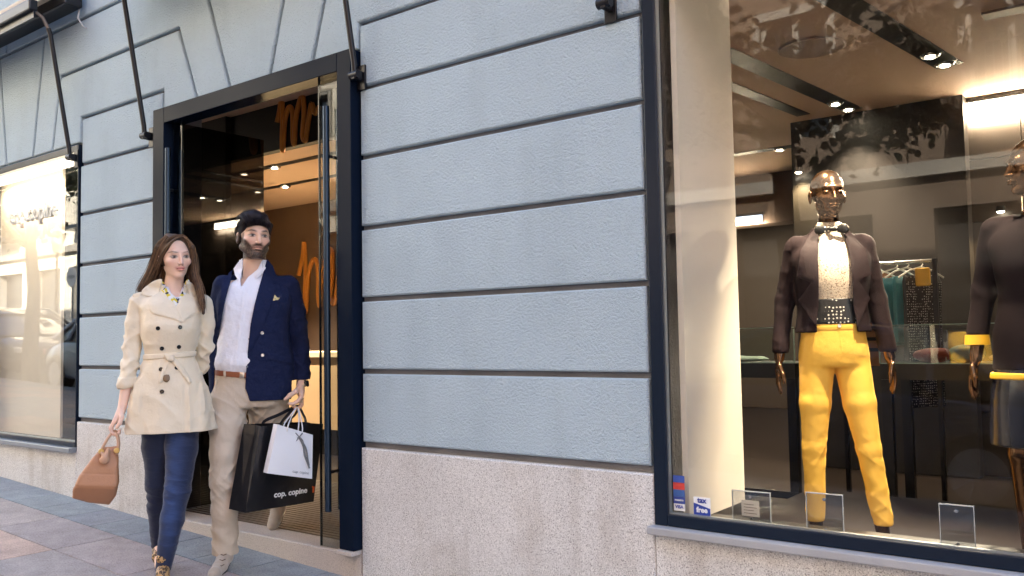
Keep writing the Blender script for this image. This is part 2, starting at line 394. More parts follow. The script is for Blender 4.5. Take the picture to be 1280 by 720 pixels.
# ------------------------------------------------------------------ shop interior
def interior():
    obj('shop_floor', BX(-12, 8, .30, 9.5, -.3, .055), m_wood, SB)
    obj('display_platform', BX(-1.9, 2.5, .30, 2.45, .056, .17, .004), mat('platform_wood', (.014, .010, .010), .3, bump=[(30, .0006, (1, 12, 1))]), SB)
    obj('shop_ceiling', BX(-12, 8, .30, 9.5, 2.9, 3.0), m_ceil, SB)
    bm = BX(-12, -5.75, 4.15, 4.3, .056, 2.899); obj('inner_wall', bm, mat('brown_inner_wall', (.17, .105, .07), .6, var=(1, .2)), SB)
    # tiled wall closing the display at the right, with cut joints
    bm = bmesh.new()
    for i in range(-1, 8):
        for j in range(6): box(bm, -1.33+i*.92+(.46*(j % 2)), -1.33+(i+1)*.92-.006+(.46*(j % 2)), 4.27, 4.3, .06+j*.474, .06+(j+1)*.474-.006)
    box(bm, -2.25, 8, 4.301, 4.4, .06, 2.899); obj('tiled_wall', bm, mat('brown_tile', (.036, .027, .021), .45, var=(2, .25)), SB)
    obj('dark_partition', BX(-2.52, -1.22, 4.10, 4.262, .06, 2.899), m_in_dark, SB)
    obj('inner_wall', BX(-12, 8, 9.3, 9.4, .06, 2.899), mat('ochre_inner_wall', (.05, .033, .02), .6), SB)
    obj('inner_beam', BX(-8, -2.6, 6.2, 6.5, 2.35, 2.899), mat('beam_brown', (.09, .055, .035), .7), SB)
    # white return panels inside the shop windows
    obj('return_panel', BX(-1.575, -1.550, .075, .612, .42, 2.899), m_beige, SB)
    obj('backing_panel', BX(-10.2, -7.06, .26, .28, .42, 2.899), m_beige, SB)
    obj('return_panel', BX(-8.6, -8.57, .06, .34, .42, 2.8), m_beige, SB)
    obj('left_display_floor', BX(-8.5, -6.27, .30, .9, .30, .42), m_in_black, SB)
    obj('left_display_wall', BX(-8.5, -5.8, .9, .95, .06, 2.899), m_in_dark, SB)
    # serving counter seen through the door
    c = obj('service_counter', BX(-8.4, -6.0, 2.5, 3.1, .30, .985, .004), mat('counter_tan', (.62, .43, .25), .5), None)
    tag(c, 'tan front service counter standing behind the open shop door', 'counter')
    obj('counter_top', BX(-8.42, -5.98, 2.47, 3.12, .987, 1.04, .004), mat('counter_cream', (.75, .62, .42), .35), c)
    obj('counter_base', BX(-8.36, -6.04, 2.55, 3.05, .057, .298), m_in_dark, c)
interior()

def light_track(x0, y0, x1, y1, w, lamps, label, spot=True, e=18, aim=None, cone=95):
    t = empty('ceiling_light_track', (0, 0, 2.9), 0, label, 'ceiling light', 'recessed black light slots in the shop ceiling')
    a, b = Vector((x0, y0, 0)), Vector((x1, y1, 0)); d = (b-a).normalized(); n = Vector((-d.y, d.x, 0))*w/2
    bm = bmesh.new(); vs = [bm.verts.new(q+Vector((0, 0, z))) for z in (-.002, -.006) for q in (a-n, b-n, b+n, a+n)]
    for q in ((0, 1, 2, 3), (7, 6, 5, 4), (0, 4, 5, 1), (1, 5, 6, 2), (2, 6, 7, 3), (3, 7, 4, 0)): bm.faces.new([vs[i] for i in q])
    bmesh.ops.recalc_face_normals(bm, faces=bm.faces); obj('slot', bm, m_in_black, t)
    for s in lamps:
        c = b-d*s
        bm = lathe(bmesh.new(), [(.062, -.012), (.05, -.026), (.044, -.02)], 20, (c.x, c.y, 0), cap=True)
        l = obj('lamp', bm, mat('lamp_ring', (.6, .6, .6), .25, .9), t, auto=True)
        bm = lathe(bmesh.new(), [(.03, -.0275), (.029, -.029)], 16, (c.x, c.y, 0)); obj('bulb', bm, mat('bulb_glow', (1, .9, .75), .5, emit=((1, .86, .62), 9)), l)
        if spot:
            ld = bpy.data.lights.new('spot', 'SPOT'); ld.energy = e; ld.spot_size = R_(cone); ld.spot_blend = .6; ld.color = (1, .82, .58); ld.shadow_soft_size = .04
            lo = bpy.data.objects.new('spot', ld); COL.objects.link(lo); lo.parent = l; lo.location = (c.x, c.y, -.045); lo.rotation_euler = (Vector((c.x, c.y, 2.85))-Vector(aim)).to_track_quat('Z', 'Y').to_euler() if aim else (R_(-8), 0, 0)
    return t
light_track(-1.50, .45, -1.14, 3.25, .17, (.10, .36, 2.55), 'wide black ceiling slot with two round lamps and an added third above the mannequin in yellow trousers', e=100, aim=(-1.15, .93, .75), cone=40)  # third lamp, at the window end, is added to light the mannequin
light_track(-2.30, .8, -1.98, 4.0, .15, (.10, .34), 'black ceiling slot with small lamps, nearest the white return panel', e=26)
light_track(-2.62, 1.0, -2.34, 3.9, .11, (), 'narrow black ceiling slot without lamps behind the white return panel')
light_track(-.66, .4, -.34, 3.0, .17, (.12, 2.45), 'black ceiling slot at the top right, left of the grey air vent', e=80, aim=(-1.1, .95, .7), cone=50)  # lamp nearest the window is an addition that brightens the mannequin
for i, (y, xs, lab) in enumerate(((1.75, (-5.0, -9.5), 'first black ceiling slot inside the door, nearest the street'), (2.35, (-5.2, -10), 'second black ceiling slot inside the door'), (3.1, (-6, -11), 'black ceiling slot inside the door, furthest from the street'))):
    light_track(xs[1], y, xs[0], y, .09, (1.9, 2.4), lab, spot=True, e=70)
light_track(-8, 5.0, -2.65, 5.0, .12, (.3,), 'black ceiling slot in the passage left of the dark partition', e=60)

def glow_strip(name, x0, x1, y, z, label, col, en, p=25, rot=82):
    s = empty(name, (0, 0, 0), 0, label, 'light')
    obj('tube', BX(x0, x1, y-.03, y, z-.045, z+.045, .01), mat(name+'_glow', (1, .95, .85), .5, emit=(col, en)), s)
    obj('housing', BX(x0-.02, x1+.02, y-.032, y+.0, z+.047, z+.075), m_in_black, s)
    ld = bpy.data.lights.new('strip', 'AREA'); ld.shape = 'RECTANGLE'; ld.size = x1-x0; ld.size_y = .09; ld.energy = p; ld.color = (1, .82, .58)
    lo = bpy.data.objects.new('strip', ld); COL.objects.link(lo); lo.parent = s; lo.location = ((x0+x1)/2, y-(.05 if rot > 60 else -.03), z-.06); lo.rotation_euler = (R_(rot), 0, 0)
glow_strip('wall_strip_light', -1.27, .6, 4.268, 2.815, 'bright white strip light high on the tiled wall', (1, .88, .66), 5, 17)
glow_strip('added_panel_light', -8.1, -6.4, .125, 2.545, 'warm strip light added out of sight to brighten the left window panel', (1, .86, .66), 1.0, 3.2, rot=18)  # unseen lamp, added to wash the backing panel with light
glow_strip('cove_strip_light', -6.0, -3.6, 6.19, 2.40, 'pale blue strip light under the beam at the end of the passage', (.55, .75, 1), .35, 22)
bm = bmesh.new(); box(bm, -.80, -.38, 2.3, 2.42, 2.885, 2.899); tag(obj('air_vent', bm, mat('vent_brown', (.22, .15, .11), .5)), 'thin brown air vent in the shop ceiling', 'vent')
bm = lathe(bmesh.new(), [(.20, 2.886), (.19, 2.882), (.17, 2.884)], 32, (-1.72, 2.25, 0)); tag(obj('ceiling_speaker', bm, mat('speaker_brown', (.36, .25, .19), .7)), 'round flush speaker grille in the shop ceiling', 'speaker')
for x, z, e, lab in ((-2.44, 2.47, 10, 'small wall spotlight on the left end of the dark partition, above its head'), (-1.02, 2.02, 6, 'small downlight on the tiled wall between the two mannequins')):
    s = tag(obj('wall_spotlight', lathe(bmesh.new(), [(.03, z+.03), (.035, z), (.03, z-.01)], 14, (x, 4.02 if x < -2 else 4.2, 0)), m_in_black, auto=True), lab, 'spotlight')
    obj('bulb', lathe(bmesh.new(), [(.026, z-.011), (.02, z-.018)], 14, (x, 4.02 if x < -2 else 4.2, 0)), mat('bulb_glow', (1, 1, 1)), s)
    ld = bpy.data.lights.new('spot', 'SPOT'); ld.energy = e; ld.spot_size = R_(110); ld.spot_blend = .8; ld.color = (1, .75, .4); ld.shadow_soft_size = .03
    lo = bpy.data.objects.new('spot', ld); COL.objects.link(lo); lo.parent = s; lo.location = (x, 4.02 if x < -2 else 4.17, z-.03)

def squiggle(name, pts, r, m, label):
    P = [Vector(p) for p in pts]; out = []
    for i in range(len(P)-1):
        a, b, c, d = P[max(i-1, 0)], P[i], P[i+1], P[min(i+2, len(P)-1)]
        for k in range(8):
            t = k/8; out.append(.5*((2*b)+(c-a)*t+(2*a-5*b+4*c-d)*t*t+(3*b-a-3*c+d)*t**3))
    out.append(P[-1]); bm = bmesh.new(); tube(bm, out, r, 8); return tag(obj(name, bm, m, auto=True), label, 'wall lettering')
m_copper = mat('copper_script', (.62, .25, .045), .45, .2, emit=None)
def sq(X, Z, s, y): return [(X+s*a, y, Z+s*b) for a, b in ((-1.2, .1), (-.98, .75), (-.9, 1.25), (-.82, .4), (-.86, -.9), (-.80, -1.15), (-.66, .1), (-.38, .62), (-.16, .35), (-.14, -.7), (-.04, -1.0), (.06, .0), (.34, .80), (.56, .85), (.60, .1), (.50, -.75), (.70, -.95), (.9, -.1), (1.1, .5), (1.3, .05), (1.6, .3))]
squiggle('wall_script', sq(-8.5, 1.95, .36, 4.11), .028, m_copper, 'large copper coloured handwritten letters on the brown wall behind the man')
squiggle('script_reflection', sq(-5.0, 2.74, .17, .93), .018, m_copper, 'copper coloured reflection of handwritten letters, modelled solid high above the door opening')  # solid tube standing in for a reflection of orange letters

# ------------------------------------------------------------------ window lettering and stickers
m_white = mat('white_letter', (.8, .8, .8), .5)
t = text_mesh('window_lettering', 'cop.copine', .185, .012, m_white, None, .004)
t.rotation_euler = (R_(90), 0, 0); t.location = (-7.10, .06, 2.135); tag(t, 'raised white letters cop.copine across the left shop window', 'lettering')
st = empty('card_sticker', (0, 0, 0), 0, 'small stack of red and blue payment card stickers low in the window corner', 'sticker')
for i, (c, h) in enumerate((((.75, .75, .72), .03), ((.04, .07, .3), .026), ((.05, .12, .35), .026), ((.6, .06, .05), .026), ((.05, .10, .4), .026))):
    obj('sticker_band', BX(-1.592, -1.545, .027-i*.0002, .0295, .472+i*.027, .472+i*.027+h), mat('stk%d' % i, c, .4), st)
t2 = text_mesh('sticker_text', 'VISA', .017, .0004, mat('visa_blue', (.04, .08, .4), .4), st, .0005); t2.rotation_euler = (R_(90), 0, 0); t2.location = (-1.568, .0255, .482)
t2 = text_mesh('sticker_text', 'maestro', .011, .0004, m_white, st, .0003); t2.rotation_euler = (R_(90), 0, 0); t2.location = (-1.568, .0255, .510)
st = empty('tax_free_sticker', (0, 0, 0), 0, 'small blue and white tax free sticker low in the window', 'sticker')
obj('sticker_sheet', BX(-1.508, -1.440, .027, .0295, .463, .532), mat('stk_white', (.8, .82, .85), .4), st)
bmx = bmesh.new(); v = [bmx.verts.new(q) for q in ((-1.508, .0265, .463), (-1.440, .0265, .463), (-1.440, .0265, .492), (-1.508, .0265, .510))]; bmx.faces.new(v); obj('sticker_wave', bmx, mat('stk_blue', (.02, .05, .3), .4), st)
for s, z, c in (('tax', .512, 'stk_blue'), ('free', .476, 'stk_white')):
    t2 = text_mesh('sticker_text', s, .028, .0004, mat(c, (.02, .05, .3)), st, .001); t2.rotation_euler = (R_(90), 0, 0); t2.location = (-1.474, .0255, z)
# ------------------------------------------------------------------ awnings
m_fabric = mat('awning_canvas', (.55, .48, .38), .85, bump=[(300, .0006)])
def awning(x0, x1, label):
    a = empty('awning', ((x0+x1)/2, 0, 3.6), 0, label, 'awning', 'folded awnings over the shop openings'); xc = (x0+x1)/2
    def P(x, y, z): return (x-xc, y, z-3.6)
    bm = bmesh.new(); box(bm, x0-.12-xc, x1+.12-xc, -.16, -.03, -.03, .10, .012); obj('cassette', bm, m_black, a)
    bm = bmesh.new(); tube(bm, [P(x0-.08, -.16, 3.70), P(x1+.08, -.16, 3.70)], .055, 18); obj('canvas_roll', bm, m_fabric, a, auto=True)
    bm = bmesh.new(); box(bm, x0-.05-xc, x1+.03-xc, -.36, -.30, -.11, -.03, .01); box(bm, x0-.05-xc, x1+.03-xc, -.33, -.318, -.16, -.11); fr = obj('front_rail', bm, m_black, a)
    bm = bmesh.new(); n = 14
    for i in range(n+1):
        t = i/n; y = -.17-.14*t; z = .14-.18*t-.03*math.sin(t*3.14)
        bm.verts.new((x0-.04-xc, y, z)); bm.verts.new((x1+.02-xc, y, z)); bm.verts.new((x0-.04-xc, y, z-.006)); bm.verts.new((x1+.02-xc, y, z-.006))
    bm.verts.ensure_lookup_table(); v = bm.verts
    for i in range(n):
        k = 4*i; bm.faces.new((v[k], v[k+1], v[k+5], v[k+4])); bm.faces.new((v[k+2], v[k+6], v[k+7], v[k+3]))
    obj('canvas', bm, m_fabric, a)
    for x in (x0, x1):
        bm = bmesh.new(); tube(bm, [P(x, -.055, 2.50), P(x, -.06, 2.56), P(x, -.20, 3.36), P(x, -.215, 3.40)], .0155, 12)
        arm = obj('arm', bm, m_black, a, auto=True)
        bm = bmesh.new(); tube(bm, [P(x, -.213, 3.395), P(x-.01, -.25, 3.47), P(x-.012, -.30, 3.50)], .012, 10); obj('elbow', bm, mat('worn_steel', (.25, .2, .17), .4, .8), arm, auto=True)
        bm = bmesh.new(); box(bm, x-.028-xc, x+.028-xc, -.012, 0, -1.17, -1.04, .003); box(bm, x-.012-xc, x+.012-xc, -.07, -.012, -1.125, -1.075, .003)
        bk = obj('bracket', bm, m_black, a)
        bm = bmesh.new(); tube(bm, [P(x-.03, -.055, 2.50), P(x+.03, -.055, 2.50)], .022, 14); obj('pivot', bm, m_black, bk, auto=True)
    return a
awning(-8.16, -6.29, 'folded awning with dark rail and canvas roll above the left shop window')
awning(-5.285, -3.285, 'folded awning whose two black arms flank the shop door')
awning(-1.80, 1.50, 'folded awning above the large right shop window')
bm = bmesh.new(); tube(bm, [(-6.22, -.03, 3.58), (-6.20, -.05, 3.50), (-6.17, -.03, 3.44), (-6.17, 0, 3.43)], .006, 6)
tag(obj('cable', bm, mat('pale_cable', (.5, .5, .5)), auto=True), 'short pale cable hanging beside the left awning end', 'cable')

# ------------------------------------------------------------------ far side of the street (mirrored in the windows)
def opposite():
    m_cream = mat('cream_render', (.70, .60, .40), .85, bump=[(30, .004)], var=(.5, .06)); m_trim = mat('trim_stone', (.34, .31, .26), .8, var=(1, .08))
    m_pane = mat('dark_pane', (.02, .025, .03)); m_shut = mat('brown_shutter', (.22, .14, .09), .7)
    specs = [(-62, -36.5, 15, 'cream', (.66, .52, .30), 'cream street building with grey stone trim, furthest along the far pavement'), (-36.5, -13, 13.5, 'white', (.74, .68, .55), 'pale cream street building carrying a brown name sign, seen mirrored in the left window'), (-13, 3, 14, 'tan', (.16, .115, .08), 'tan street building with balconies, mirrored in the large shop window'), (3, 20, 14, 'rose', (.36, .24, .18), 'rose brick street building at the near end of the far pavement')]
    for x0, x1, h, nm, c, lab in specs:
        b = empty('street_building', ((x0+x1)/2, -11.4, 0), 0, lab, 'building', 'buildings on the far side of the street'); xc = (x0+x1)/2
        mw = mat('render_'+nm, c, .85, bump=[(30, .004)], var=(.5, .06))
        g = GZ((x0+x1)/2); n = int((x1-x0)/2.9); sp = (x1-x0)/n
        floors = [4.4+3.3*k for k in range(int((h-4.4)//3.3)+1) if 4.4+3.3*k+3 < h]
        wins = [(x0-xc+sp*(i+.5), z+g) for z in floors for i in range(n)]
        bm = bmesh.new(); ww = .6
        zs = [g-.5]; 
        xs = [x0-xc]+[v for i in range(n) for v in (x0-xc+sp*(i+.5)-ww, x0-xc+sp*(i+.5)+ww)]+[x1-xc]
        for i in range(0, len(xs), 2): box(bm, xs[i], xs[i+1], -.4, 0, g+3.6, h)
        for i in range(n):
            x = x0-xc+sp*(i+.5); z = g+3.6
            for f in floors: box(bm, x-ww, x+ww, -.4, 0, z, f+g); z = f+g+2.1
            box(bm, x-ww, x+ww, -.4, 0, z, h)
            # shop level: piers and openings
            box(bm, x-sp/2, x-sp/2+.45, -.4, 0, g-.5, g+3.0); box(bm, x+sp/2-.45, x+sp/2, -.4, 0, g-.5, g+3.0)
        box(bm, x0-xc, x1-xc, -.4, 0, g+3.0, g+3.6)
        box(bm, x0-xc, x1-xc, -8, -.4, h-.3, h); box(bm, x0-xc, x0-xc+.3, -8, -.4, g-.5, h-.3); box(bm, x1-xc-.3, x1-xc, -8, -.4, g-.5, h-.3)
        obj('wall', bm, mw, b)
        bm = bmesh.new(); box(bm, x0-xc, x1-xc, .002, .35, h-.35, h-.02); box(bm, x0-xc, x1-xc, .002, .14, g+3.5, g+3.72); obj('cornice', bm, m_trim, b)
        obj('shop_front', BX(x0-xc+.01, x1-xc-.01, -.36, -.3, g-.4, g+2.99), mat('dim_shop', (.05, .045, .04), .3, coat=.5), b)
        for k, (x, z) in enumerate(wins):
            bm = bmesh.new(); 
            for q in ((x-ww, x-ww+.09), (x-.05, x+.05), (x+ww-.09, x+ww)): box(bm, q[0], q[1], -.14, -.06, z, z+2.1)
            box(bm, x-ww-.1, x-ww, .003, .06, z-.1, z+2.25); box(bm, x+ww, x+ww+.1, .003, .06, z-.1, z+2.25); box(bm, x-ww, x+ww, .003, .08, z+2.1, z+2.25)
            w = obj('window', bm, m_trim, b); obj('pane', BX(x-ww, x+ww, -.2, -.15, z, z+2.1), m_pane, w)
            if (k+int(x0)) % 2 == 0:
                r = bmesh.new(); box(r, x-ww-.25, x+ww+.25, 0.085, .55, z-.22, z-.1)
                for q in np.arange(x-ww-.22, x+ww+.23, .11): tube(r, [(q, .53, z-.1), (q, .53, z+.85)], .010, 4, False)
                box(r, x-ww-.25, x+ww+.25, .51, .55, z+.85, z+.89); obj('balcony', r, m_black, w)
    t = text_mesh('facade_sign', 'TEATRE', .95, .05, mat('brown_letter', (.20, .09, .05), .5), None, .01)
    t.rotation_euler = (R_(90), 0, R_(180)); t.location = (-33.0, -11.24, 4.98); tag(t, 'brown raised letters on the cream wall across the street, mirrored in the left window', 'sign')
opposite()

def car(loc, rz, body_col, label, flip=False):
    root = empty('parked_car', loc, rz, label, 'car', 'cars parked along the kerb')
    root.rotation_euler = (0, math.atan(.0424)*(1 if abs(rz) < 1 else -1), rz)
    mb = mat('car_paint_'+str(body_col), body_col, .25, .3, coat=1)
    # stations along x: (x, bottom z, belt z, half width, roof z or None, roof half width)
    st = [(-2.15, .42, .60, .62), (-2.08, .30, .74, .76), (-1.8, .24, .84, .84), (-1.2, .20, .92, .89), (-.4, .20, .94, .90), (.4, .20, .94, .90), (1.0, .20, .92, .89), (1.5, .22, .85, .87), (1.95, .28, .74, .80), (2.12, .36, .62, .66)]
    bm = bmesh.new(); rings = []
    for x, b, t, w in st:
        sec = [(0, b), (w*.8, b), (w*.98, b+.08), (w, (b+t)/2), (w*.985, t-.08), (w*.90, t-.01), (w*.6, t+.03), (0, t+.045)]
        full = sec+[(-y, z) for y, z in sec[-2:0:-1]]
        rings.append([bm.verts.new((x, y, z)) for y, z in full])
    n = len(rings[0])
    for i in range(len(rings)-1):
        for k in range(n): bm.faces.new((rings[i][k], rings[i+1][k], rings[i+1][(k+1) % n], rings[i][(k+1) % n]))
    bm.faces.new(rings[0]); bm.faces.new(rings[-1][::-1]); bmesh.ops.recalc_face_normals(bm, faces=bm.faces)
    body = obj('body', bm, mb, root, smooth=True)
    for m_, nm, d, zlo in ((mat('car_glass', (.01, .013, .016), .03, coat=1), 'glass', 0, .90), (mb, 'roof', .0, 1.36)):
        bm = bmesh.new(); rings = []
        G = [(-1.62, .93, .0), (-1.25, 1.20, .6), (-.85, 1.38, .9), (-.2, 1.44, 1), (.35, 1.41, 1), (.85, 1.20, .7), (1.35, .93, .1)]
        if nm == 'roof': G = [(-1.15, 1.27, .0), (-.85, 1.392, .0), (-.2, 1.452, 1), (.35, 1.422, 1), (.62, 1.33, 0)]
        for x, t, q in G:
            wb = .84; wt = .84-(t-.9)*.42
            lo = zlo if nm == 'glass' else t-.05
            sec = [(0, lo), (wb if nm == 'glass' else wt+.01, lo), (wt+.006*(nm == 'roof'), t-.045), (wt*.9, t-.005), (0, t+.012)]
            full = sec+[(-y, z) for y, z in sec[-2:0:-1]]
            rings.append([bm.verts.new((x, y, z)) for y, z in full])
        n = len(rings[0])
        for i in range(len(rings)-1):
            for k in range(n): bm.faces.new((rings[i][k], rings[i+1][k], rings[i+1][(k+1) % n], rings[i][(k+1) % n]))
        bm.faces.new(rings[0]); bm.faces.new(rings[-1][::-1]); bmesh.ops.recalc_face_normals(bm, faces=bm.faces)
        obj(nm, bm, m_, root, auto=True)
    for s in (-1, 1):
        for x0, x1, t in ((-.98, -.90, 1), (.02, .10, 1)):
            p = bmesh.new(); tube(p, [(x0, s*.862, .92), (x0+.06, s*.66, 1.40)], .035, 6); obj('door_pillar', p, mb, root)
        p = bmesh.new(); tube(p, [(1.36, s*.80, .93), (.85, s*.72, 1.21), (.35, s*.655, 1.41), (-.2, s*.64, 1.44), (-.85, s*.67, 1.38), (-1.62, s*.80, .93)], .032, 6); obj('roof_rail', p, mb, root)
        p = bmesh.new(); box(p, .75, .92, s*.90-.08, s*.90+.10, .95, 1.08, .03); obj('side_mirror', p, mb, root)
        h = bmesh.new(); box(h, 1.86, 2.10, s*.60-.15, s*.60+.15, .60, .71, .03); obj('headlight', h, mat('lamp_glass', (.6, .62, .65), .08, .6), root)
        h = bmesh.new(); box(h, -2.16, -2.0, s*.60-.15, s*.60+.15, .62, .74, .03); obj('tail_light', h, mat('tail_red', (.35, .01, .01), .15), root)
        for x in (-1.32, 1.32):
            w = obj('wheel', lathe(bmesh.new(), [(.20, -.11), (.30, -.11), (.325, -.08), (.325, .08), (.30, .11), (.20, .11)], 28, (x, s*.80, .325), 'y'), mat('tyre', (.02, .02, .02), .8), root, auto=True)
            r = lathe(bmesh.new(), [(.21, -.112), (.20, -.10), (.20, .10), (.21, .112)], 28, (x, s*.80, .325), 'y')
            for k in range(10):
                a = k*math.pi/5; tube(r, [(x+.04*math.cos(a), s*.917, .325+.04*math.sin(a)), (x+.205*math.cos(a), s*.915, .325+.205*math.sin(a))], .013, 5)
            obj('rim', r, mat('rim_alloy', (.55, .56, .58), .3, .8), w)
    return root
car((-14.3, -5.0, GZ(-14.3)-.14), 0, (.55, .57, .60), 'silver parked hatchback mirrored in the left shop window')
car((-19.6, -5.0, GZ(-19.6)-.14), 0, (.015, .015, .02), 'black parked hatchback at the kerb, behind the silver one')
car((-2.6, -5.15, GZ(-2.6)-.14), math.pi, (.03, .06, .14), 'dark blue parked hatchback mirrored in the large shop window')
car((-8.6, -5.1, GZ(-8.6)-.14), 0, (.10, .10, .11), 'dark grey parked hatchback at the kerb across from the shop door')

def tree(x, y, h, seed, label, cr=1.9, nl=5200):
    r = random.Random(seed); t = empty('street_tree', (x, y, GZ(x)), 0, label, 'tree', 'street trees along the kerb')
    bm = bmesh.new(); tube(bm, [(0, 0, -.1), (.02, .01, .6), (.05, -.03, 1.6), (.02, .04, 2.6), (.05, .02, 3.4)], [.17, .13, .115, .10, .07], 12)
    tips = []
    for i in range(15):
        a = r.uniform(0, 6.28); z0 = r.uniform(2.3, 3.4); L = r.uniform(.9, 1.0)*cr; up = r.uniform(.3, 1.5)
        p0 = Vector((.04, .02, z0)); p3 = p0+Vector((math.cos(a)*L, math.sin(a)*L, up*1.2)); p1 = p0.lerp(p3, .35)+Vector((0, 0, .15)); p2 = p0.lerp(p3, .7)+Vector((r.uniform(-.15, .15), r.uniform(-.15, .15), .15))
        tube(bm, [p0, p1, p2, p3], [.045, .032, .018, .006], 6); tips += [(p1, p2), (p2, p3)]
        for k in range(5):
            q0 = p0.lerp(p3, r.uniform(.35, .95)); q1 = q0+Vector((r.uniform(-.7, .7), r.uniform(-.7, .7), r.uniform(-.35, .6))); tube(bm, [q0, (q0+q1)/2+Vector((0, 0, .05)), q1], [.014, .009, .004], 4, False); tips.append((q0, q1))
    obj('trunk', bm, mat('bark', (.12, .10, .085), .9, bump=[(25, .01)], var=(6, .2)), t, auto=True)
    V = []; Fc = []
    for i in range(nl):
        a, b = r.choice(tips); c = a.lerp(b, r.random())+Vector((r.gauss(0, .13), r.gauss(0, .13), r.gauss(0, .11)))
        d = Vector((r.gauss(0, 1), r.gauss(0, 1), r.gauss(-.2, .8))).normalized(); e = d.orthogonal().normalized(); e = Matrix.Rotation(r.uniform(0, 6.28), 3, d) @ e
        s = r.uniform(.035, .06); k = len(V)
        V += [c-e*s, c-e*s*.3+d.cross(e)*s*.7, c+e*s*.5+d.cross(e)*s*.5+d*.01, c+e*s*1.1, c+e*s*.5-d.cross(e)*s*.5+d*.01, c-e*s*.3-d.cross(e)*s*.7]
        Fc.append((k, k+1, k+2, k+3, k+4, k+5))
    mesh_np('crown', [tuple(v) for v in V], Fc, mat('leaf', (.035, .06, .015), .55, var=(3, .45)), t, smooth=False)
tree(-16.9, -4.25, 5.2, 1, 'leafy street tree mirrored at the top of the left shop window')
tree(-2.75, -4.45, 5.0, 2, 'leafy street tree mirrored over the mannequins', 2.1, 6500)
tree(2.6, -4.4, 5.0, 3, 'leafy street tree at the right end of the kerb row')
def lamp():
    x = -26.6; g = GZ(x)
    t = empty('street_lamp', (x, -9.2, g), 0, 'old fashioned black lantern street lamp with square glass head', 'street lamp')
    bm = lathe(bmesh.new(), [(.14, 0), (.13, .3), (.07, .4), (.05, .8), (.04, 2.9), (.06, 2.95), (.03, 3.0)], 14); obj('post', bm, m_black, t, auto=True)
    bm = lathe(bmesh.new(), [(.12, 3.0), (.24, 3.45)], 4); obj('lantern_glass', bm, mat('lantern_glass', (.5, .5, .42), .2), t)
    bm = lathe(bmesh.new(), [(.27, 3.45), (.12, 3.62), (.05, 3.66), (.02, 3.75)], 4); obj('lantern_cap', bm, m_black, t)
    s = empty('no_entry_sign', (x+1.0, -9.2, g), 0, 'round traffic sign on a grey post beside the street lamp', 'traffic sign')
    bm = bmesh.new(); tube(bm, [(0, 0, 0), (0, 0, 2.5)], .03, 10); obj('post', bm, mat('grey_post', (.3, .3, .3), .5, .5), s, auto=True)
    obj('disc', lathe(bmesh.new(), [(.29, .032), (.30, .04), (.29, .05)], 28, (0, 0, 2.2), 'y'), mat('sign_white', (.7, .68, .66), .4), s, auto=True)
    obj('bar', BX(-.2, .2, .051, .056, 2.15, 2.25), mat('sign_grey', (.3, .3, .3), .4), s)
lamp()
